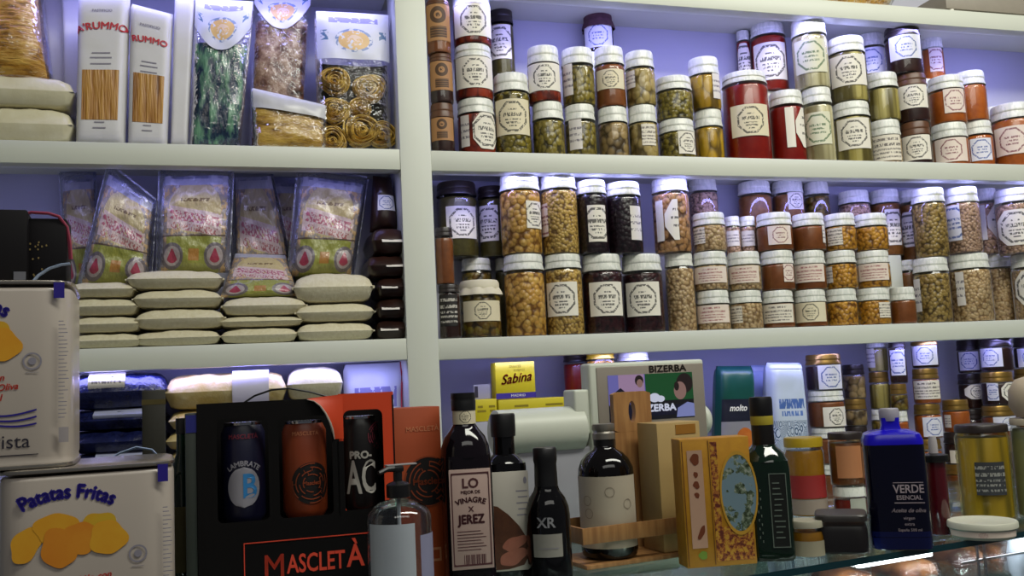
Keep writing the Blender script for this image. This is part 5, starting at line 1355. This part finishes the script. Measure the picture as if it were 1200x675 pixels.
# thin dark red bottle with black shoulder
P = place(1103, 627, .012); P.z = ZC + .0003; k = mpp((P.x, P.y, 1.32))
T = thing('slim_bottle', 'slim dark red bottle right of the blue bottle', 'bottle', P, 0)
z = lambda py: pz(1103, py, P.y - .01, P.z); r = 12 * k
m = MB(); m.lathe([(r * .9, 0), (r, .003), (r, z(545)), (r * .98, z(540))], 24); m.build('glass', plain('dark_red_glass', '4c0c14', 0.1, coat=.5), T)
m = MB(); m.lathe([(r * 1.25, z(541)), (r * 1.35, z(538)), (r * 1.3, z(533)), (r * .5, z(531))], 24); m.build('shoulder_cap', BLACKCAP, T)
m = MB(); m.lathe([(r * .42, z(533)), (r * .42, z(518)), (r * .34, z(511))], 20); m.build('nozzle', plain('pale_nozzle', 'b4aeb0', 0.4), T)
# tub, tall yellow jar and right-hand jar
P = place(1153, 634, .038); P.z = ZC + .0003; k = mpp(P); r = 38 * k
T = thing('round_tub', 'low round white tub near the glass front edge', 'tub', P, face_cam(P))
h = pz(1153, 613, P.y - r * .5, P.z)
m = MB(); m.lathe([(r * .86, 0), (r * .9, .002), (r * .96, h * .62)], 44); m.build('tub', plain('pale_green_tub', 'a8b8ac', 0.4), T)
m = MB(); m.lathe([(r * .97, h * .60), (r * 1.0, h * .63), (r * 1.0, h * .92), (r * .97, h), (r * .86, h), (r * .82, h * .97)], 44); m.build('lid', plain('white_tub_lid', 'd0d0be', 0.4), T)
m = MB(); patch(m, r * .945 + .0007, -1.2, 1.2, h * .18, h * .52); m.build('label', LAB['tr'], T)
t, H, P = cjar('tall_jar', 'tall yellow jar with black lid and grey label', 1160, 612, 1131, 1190, 498, 507, None, LID['d'], glass=YELLOWGLASS, lab=[(label_mat('slate_label', 'text', '36383c', 'a4a49c'), -.35, .75, 541, 580)])
r = 29 * mpp(P)
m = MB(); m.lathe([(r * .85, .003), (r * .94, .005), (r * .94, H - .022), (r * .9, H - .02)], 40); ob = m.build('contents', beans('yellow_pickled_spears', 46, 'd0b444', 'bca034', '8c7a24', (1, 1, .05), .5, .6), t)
t, H, P = cjar('tall_jar', 'tall pale greenish jar cut by the right edge', 1226, 611, 1197, 1254, 490, 498, puree('pale_green_brine', '8c9068', '9ca078', 20, .3), plain('beige_lid', 'b4a890', 0.5))
k = mpp(P)
ob = MB(); ob.lathe([(.0, 0), (20 * k, .002), (27 * k, .02), (26 * k, .045), (18 * k, .062), (4 * k, .068)], 28)
B_ = ob.build('paper_cover', plain('beige_paper_cover', 'b8a890', 0.7, bump=.4), t); B_.location = (0, 0, H)

# ------------------------------------------------------------------ shop scale behind the bottles
IV = plain('ivory_plastic', 'c8ccbe', 0.4, var=.03); TAUPE = plain('taupe_bezel', '8c8378', 0.45, var=.04)
YS = -0.45
BLs, BRs = at(683, 520, YS), at(842, 520, YS + .02); TLs = at(680, 424, YS); k = mpp(TLs)
O = (BLs + BRs) / 2; O.z = ZC + .0003; d = BRs - BLs; rzs = math.atan2(d.y, d.x) + .02; hw = 79 * k
T = thing('shop_scale', 'grey shop scale with lit customer display behind the bottles', 'scale', O, rzs)
zt, zb = at(760, 423, YS).z - O.z, at(760, 528, YS).z - O.z
m = MB(); m.box(-hw, hw, 0, .035, zb, zt, .005, 3); m.build('display_housing', IV, T)
m = MB(); m.box(-hw + 9 * k, hw - 2 * k, -.002, .003, zb + .004, zt - 5 * k, .002); BEZ = m.build('display_bezel', TAUPE, T)
zs = lambda py: at(760, py, YS).z - O.z
sxp = lambda px: (px - 762) * k
m = MB(); put_text(m, 'BIZERBA', 11 * k, flat(sxp(788), zs(433), -.0026), bold=.0006, sx=1.25); m.build('lettering', plain('dark_brown_print', '2a201c', 0.5), BEZ)
def glow(name, h, k_):
    q = Mt(name, 0.2); q.color((0.01, 0.01, 0.01, 1)); q.emit(rgb(h), k_); return q.m
SCm = [glow('screen_blue', '7c78c8', .55), glow('screen_green', '1c5c30', .5), glow('screen_navy', '15152e', .5), glow('screen_lilac', 'b090b4', .6), glow('screen_dark', '1a1a20', .4), glow('screen_skin', 'a07c74', .55), glow('screen_white', 'd0d4e8', .75), glow('screen_hair', '2e2020', .4), glow('screen_shirt', '8c94d0', .6)]
X0, X1, Z0, Z1 = sxp(706), sxp(822), zs(492), zs(438)
m = MB(); W_, H_ = X1 - X0, Z1 - Z0
def quad(a0, a1, b0, b1, mi, dy): m.add([(X0 + W_ * a0, -.0026 - dy, Z0 + H_ * b0), (X0 + W_ * a1, -.0026 - dy, Z0 + H_ * b0), (X0 + W_ * a1, -.0026 - dy, Z0 + H_ * b1), (X0 + W_ * a0, -.0026 - dy, Z0 + H_ * b1)], [(0, 1, 2, 3)], None, mi)
def blob(ca, cb, ra, rb, mi, dy, n=24): m.add([(X0 + W_ * (ca + ra * math.cos(2 * PI * i / n)), -.0026 - dy, Z0 + H_ * (cb + rb * math.sin(2 * PI * i / n))) for i in range(n)], [tuple(range(n))], None, mi)
quad(0, 1, 0, 1, 4, 0); quad(0, .45, .35, 1, 0, .0001); quad(.12, .42, .62, 1, 3, .0002); quad(.43, 1, .40, 1, 1, .0002); quad(0, 1, .08, .30, 2, .0002)
m.add([(X0 + W_ * a, -.0030, Z0 + H_ * b_) for a, b_ in ((0, .02), (.24, .02), (.24, .55), (.14, .72), (.02, .55))], [(0, 1, 2, 3, 4)], None, 2)
blob(.36, .86, .05, .12, 7, .0005); blob(.365, .80, .035, .09, 5, .0006)
blob(.90, .76, .10, .22, 7, .0003); blob(.84, .60, .075, .20, 5, .0005); blob(.80, .70, .03, .10, 7, .0006); m.add([(X0 + W_ * a, -.0033, Z0 + H_ * b_) for a, b_ in ((.78, .02), (1, .02), (1, .30), (.92, .34), (.80, .22))], [(0, 1, 2, 3, 4)], None, 8)
blob(.53, .47, .065, .10, 6, .0005); blob(.60, .44, .05, .07, 6, .0006)
put_text(m, 'BIZERBA', 11.5 * k, flat(X0 + W_ * .56, Z0 + H_ * .24, -.0036), 6, bold=.0008, sx=1.15)
m.build('screen', SCm, BEZ, smooth=False)
# horizontal barrel through the head, its end caps and the pedestal
zc0 = at(640, 505, YS).z - O.z; rb = 26.5 * k
def along(x0, x1, r, m, cap=0.0):
    prof = [(r * .55, x0 - cap * .9), (r * .85, x0 - cap * .5), (r, x0), (r, x1), (r * .85, x1 + cap * .6), (r * .5, x1 + cap)]
    q = MB(); q.lathe(prof, 36); m.add([(z_, y_ + .03, x_ * -1 + zc0) if False else (z_, y_ + .03, zc0 + x_) for x_, y_, z_ in q.v], q.f)
m = MB(); along(sxp(571), sxp(676), rb, m, .006); m.build('barrel', IV, T)
m = MB(); along(sxp(843), sxp(848), rb * .72, m, .008); m.build('end_cap', IV, T)
m = MB(); m.box(sxp(664), sxp(684), .005, .05, zc0 - .01, at(672, 457, YS).z - O.z, .004, 3); m.build('hinge_arm', IV, T)
m = MB(); m.box(sxp(592), sxp(700), .012, .085, 0, zc0 - rb * .8, .004, 3); m.build('pedestal', plain('grey_lilac_plastic', '9a9aa2', 0.45), T)
m = MB(); m.box(sxp(600), sxp(830), .03, .11, 0, .035, .004); m.build('weighing_base', IV, T)

# ------------------------------------------------------------------ lowest shelf, middle: cartons, yellow boxes, packs
YELB = plain('lemon_board', 'c8b818', 0.45, var=.02)
A, Bq = at(556, 488, .02), at(772, 488, .02)
T = thing('white_carton', 'plain white carton on the lowest shelf behind the scale', 'carton', ((A.x + Bq.x) / 2, .02, S3 + .0003))
hc = at(664, 489, .02).z - S3; w = (Bq.x - A.x) / 2
m = MB(); m.box(-w, w, 0, .155, 0, hc, .0015); m.build('carton', plain('white_board', 'a8a8b0', 0.6), T)
m = MB(); m.box(-w * .98, w * .98, .074, .080, hc, hc + .0004); m.build('tape', plain('clear_tape', 'b4a888', 0.3), T)
zc1 = S3 + hc + .0012
def ybox(label, x0, x1, yt, z0, Y, dep, word=None, strip=False, rot=0.0):
    A, Bq = at(x0, yt, Y), at(x1, yt, Y); h = at((x0 + x1) / 2, yt, Y).z - z0; w = (Bq.x - A.x) / 2
    T = thing('yellow_box', label, 'box', ((A.x + Bq.x) / 2, Y, z0), rot, 'lemon yellow boxes behind the bottles')
    m = MB(); m.box(-w, w, 0, dep, 0, h, .0012); m.build('carton', YELB, T)
    if strip:
        m = MB(); m.box(-w * 1.02, w * 1.0, -.0008, .0, h * .02, h * .17); m.build('violet_band', plain('violet_band', '3a2a8c', 0.5), T)
        m = MB(); put_text(m, 'Sabina', h * .36, flat(0, h * .55, -.0008, .10), bold=.0007, shear=.45, sx=.95); m.build('red_lettering', plain('brick_red_print', 'b03018', 0.5), T)
        m = MB(); put_text(m, 'DULCES', h * .09, flat(0, h * .88, -.0008)); put_text(m, 'artesanos', h * .08, flat(w * .2, h * .79, -.0008)); m.build('small_print', plain('ochre_print', '8c7c10', 0.5), T)
        m = MB(); put_text(m, 'MADRID', h * .09, flat(w * .1, h * .095, -.0010), sx=1.2); m.build('band_lettering', WHITEP, T)
    else:
        m = MB()
        for a0, a1, b_ in ((-.55, -.15, .62), (-.6, .1, .42), (.35, .85, .62), (.42, .85, .42)): m.box(w * a0, w * a1, -.0006, .0002, h * b_, h * (b_ + .10))
        m.build('small_print', plain('ochre_print', '8c7c10', 0.5), T)
    return z0 + h
za = ybox('long lemon box lying flat under the upright lemon box', 584, 665, 467, zc1, .024, .10)
ybox('lemon box end left of the long lemon box', 553, 582, 468, zc1, .026, .09)
ybox('upright lemon box with red script and violet band', 580, 626, 424, za + .0006, .03, .04, None, True)
P = at(567, 468, .035); k = mpp(P)
T = thing('grey_card', 'small grey price card leaning by the upright lemon box', 'card', (P.x, .04, at(567, 468, .026).z + .0008), .0)
m = MB(); m.box(-11 * k, 9 * k, 0, .0015, 0, 17 * k); m.build('card', plain('grey_card', '8c8a94', 0.6), T); m = MB(); m.box(-10 * k, -6 * k, -.0006, 0, 2 * k, 15 * k); m.build('dark_print', INKDARK, T)
def sjar(label, x0, x1, yt, yl, Y, food, lid, name='preserve_jar'):
    P = at((x0 + x1) / 2, yt, Y); R = (x1 - x0) / 2 * mpp(P); H = P.z - zc1
    hl = P.z - at((x0 + x1) / 2, yl, Y).z
    t = make_jar(label, (P.x, Y, zc1 + .0002), face_cam(P), R, H, hl, food, lid, [], None)
sjar('dark red jar half hidden behind the scale display', 659, 692, 414, 424, .118, 'red_sauce', 'd')
sjar('jar with yellow lid peeking over the scale display', 686, 720, 412, 421, .052, 'lupins', 'y')
sjar('jar with white lid peeking over the scale display', 722, 760, 414, 423, .062, 'pale_beans', 'w')
P = at(858, 500, .03); k = mpp((P.x, .03, 1.5))
B = Bag((834, 575), (882, 575), (880, 429), (839, 429), .06, S3 + .0003, .06, wr=.002, seed=140, p=8, q=10, low=.1)
T = thing('coffee_bag', 'dark green food pack with orange picture beside the scale', 'pack', B.o); B.body(MB()).build('pouch', plain('deep_green_pack', '0e4a40', 0.35), T, angle=70)
m = MB(); B.region(m, .05, .95, .60, .76, .001); m.build('dark_band', plain('dark_navy_band', '16182c', 0.4), T, angle=80)
m = MB(); put_text(m, 'molto', .020, B.txt(.002, .45, .695), bold=.0005, shear=.2); m.build('lettering', WHITEP, T)
m = MB(); B.region(m, .05, .95, .30, .60, .001); m.build('grey_band', plain('lilac_grey_band', '8c8a96', 0.4), T, angle=80)
m = MB(); f = B.txt(.0022, .62, .48); m.grid(lambda a, b_: f(.022 * b_ * math.cos(6.2832 * a), .024 * b_ * math.sin(6.2832 * a)), 28, 4); m.build('orange_picture', puree('orange_fruit_print', 'b85c1c', 'c87428', 40, .4, 0), T)
def bw_print(name):
    q = Mt(name, 0.35, coat=.2); u, v, _ = q.uv(); nv = q.coords('UV', (1, 1.6, 1)); vo = q.voro(nv, 7); dd = X(q.nt, vo.outputs['Distance'])
    ring = (dd * 7.0).frac().lt(.4); c = q.mix(ring * v.lt(.08), rgb('c4d0e2'), rgb('2c4c74'))
    n = q.noise(q.coords('UV', (1, .4, 1)), 24, 2)
    c = q.mix(v.within(.20, .035) * u.abs().lt(.34) * n.gt(.42), c, rgb('4c6cb0')); c = q.mix(v.within(.13, .018) * u.abs().lt(.28) * n.gt(.45), c, rgb('5c7cc0'))
    q.color(c); return q.m
B = Bag((898, 575), (947, 575), (937, 425), (897, 425), .05, S3 + .0003, .07, wr=.003, seed=141, p=6, q=10, low=.2)
T = thing('coffee_bag', 'pale blue bag with navy scroll print beside the jar stacks', 'pack', B.o, 0, 'pale blue printed bags'); B.body(MB()).build('pouch', bw_print('blue_scroll_print'), T, angle=70)
m = MB(); B.region(m, .03, .97, .955, .985, .0015); m.build('top_seal', plain('pale_seal', 'c4d0e8', 0.3), T, angle=80)
B = Bag((872, 575), (908, 575), (903, 428), (878, 428), .135, S3 + .0003, .04, wr=.003, seed=142, p=6, q=10, low=.2)
T = thing('coffee_bag', 'second pale blue bag half hidden behind the scroll printed bag', 'pack', B.o, 0, 'pale blue printed bags'); B.body(MB()).build('pouch', plain('pale_blue_bag2', 'a8b8dc', 0.35, var=.2), T, angle=70)
m = MB(); B.region(m, .03, .97, .955, .985, .0015); m.build('top_seal', plain('pale_seal', 'c4d0e8', 0.3), T, angle=80)

# ------------------------------------------------------------------ things on the topmost board
P = at(960, -8, .05); 
T = thing('pasta_bag', 'golden pasta bag on the topmost board cut by the frame', 'pasta bag', (P.x, .085, S0 + .0003))
w = 190 * mpp(P)
m = MB(); lying(m, w, .13, .07, 150, .004, 5, 4); m.build('pasta', SPAG, T, angle=80); m = MB(); lying(m, w * 1.04, .14, .075, 150, .004, 5, 4); m.build('film', FILM, T, angle=80)
P = at(1160, 0, .03); k = mpp(P)
T = thing('grey_tray', 'grey tray on small white feet on the topmost board', 'tray', (P.x + .02, .02, S0 + .0003))
m = MB(); m.box(-.17, .20, 0, .15, .012, .06, .003); m.build('tray', plain('warm_grey_tray', '8c8478', 0.5), T)
for x, y in ((.098, .008), (-.15, .008), (.098, .14), (-.15, .14)):
    m = MB(); m.lathe([(.008, 0), (.009, .002), (.007, .0125)], 16, cx=x, cy=y); m.build('foot', plain('white_foot', 'd8d4c8', 0.4), T)
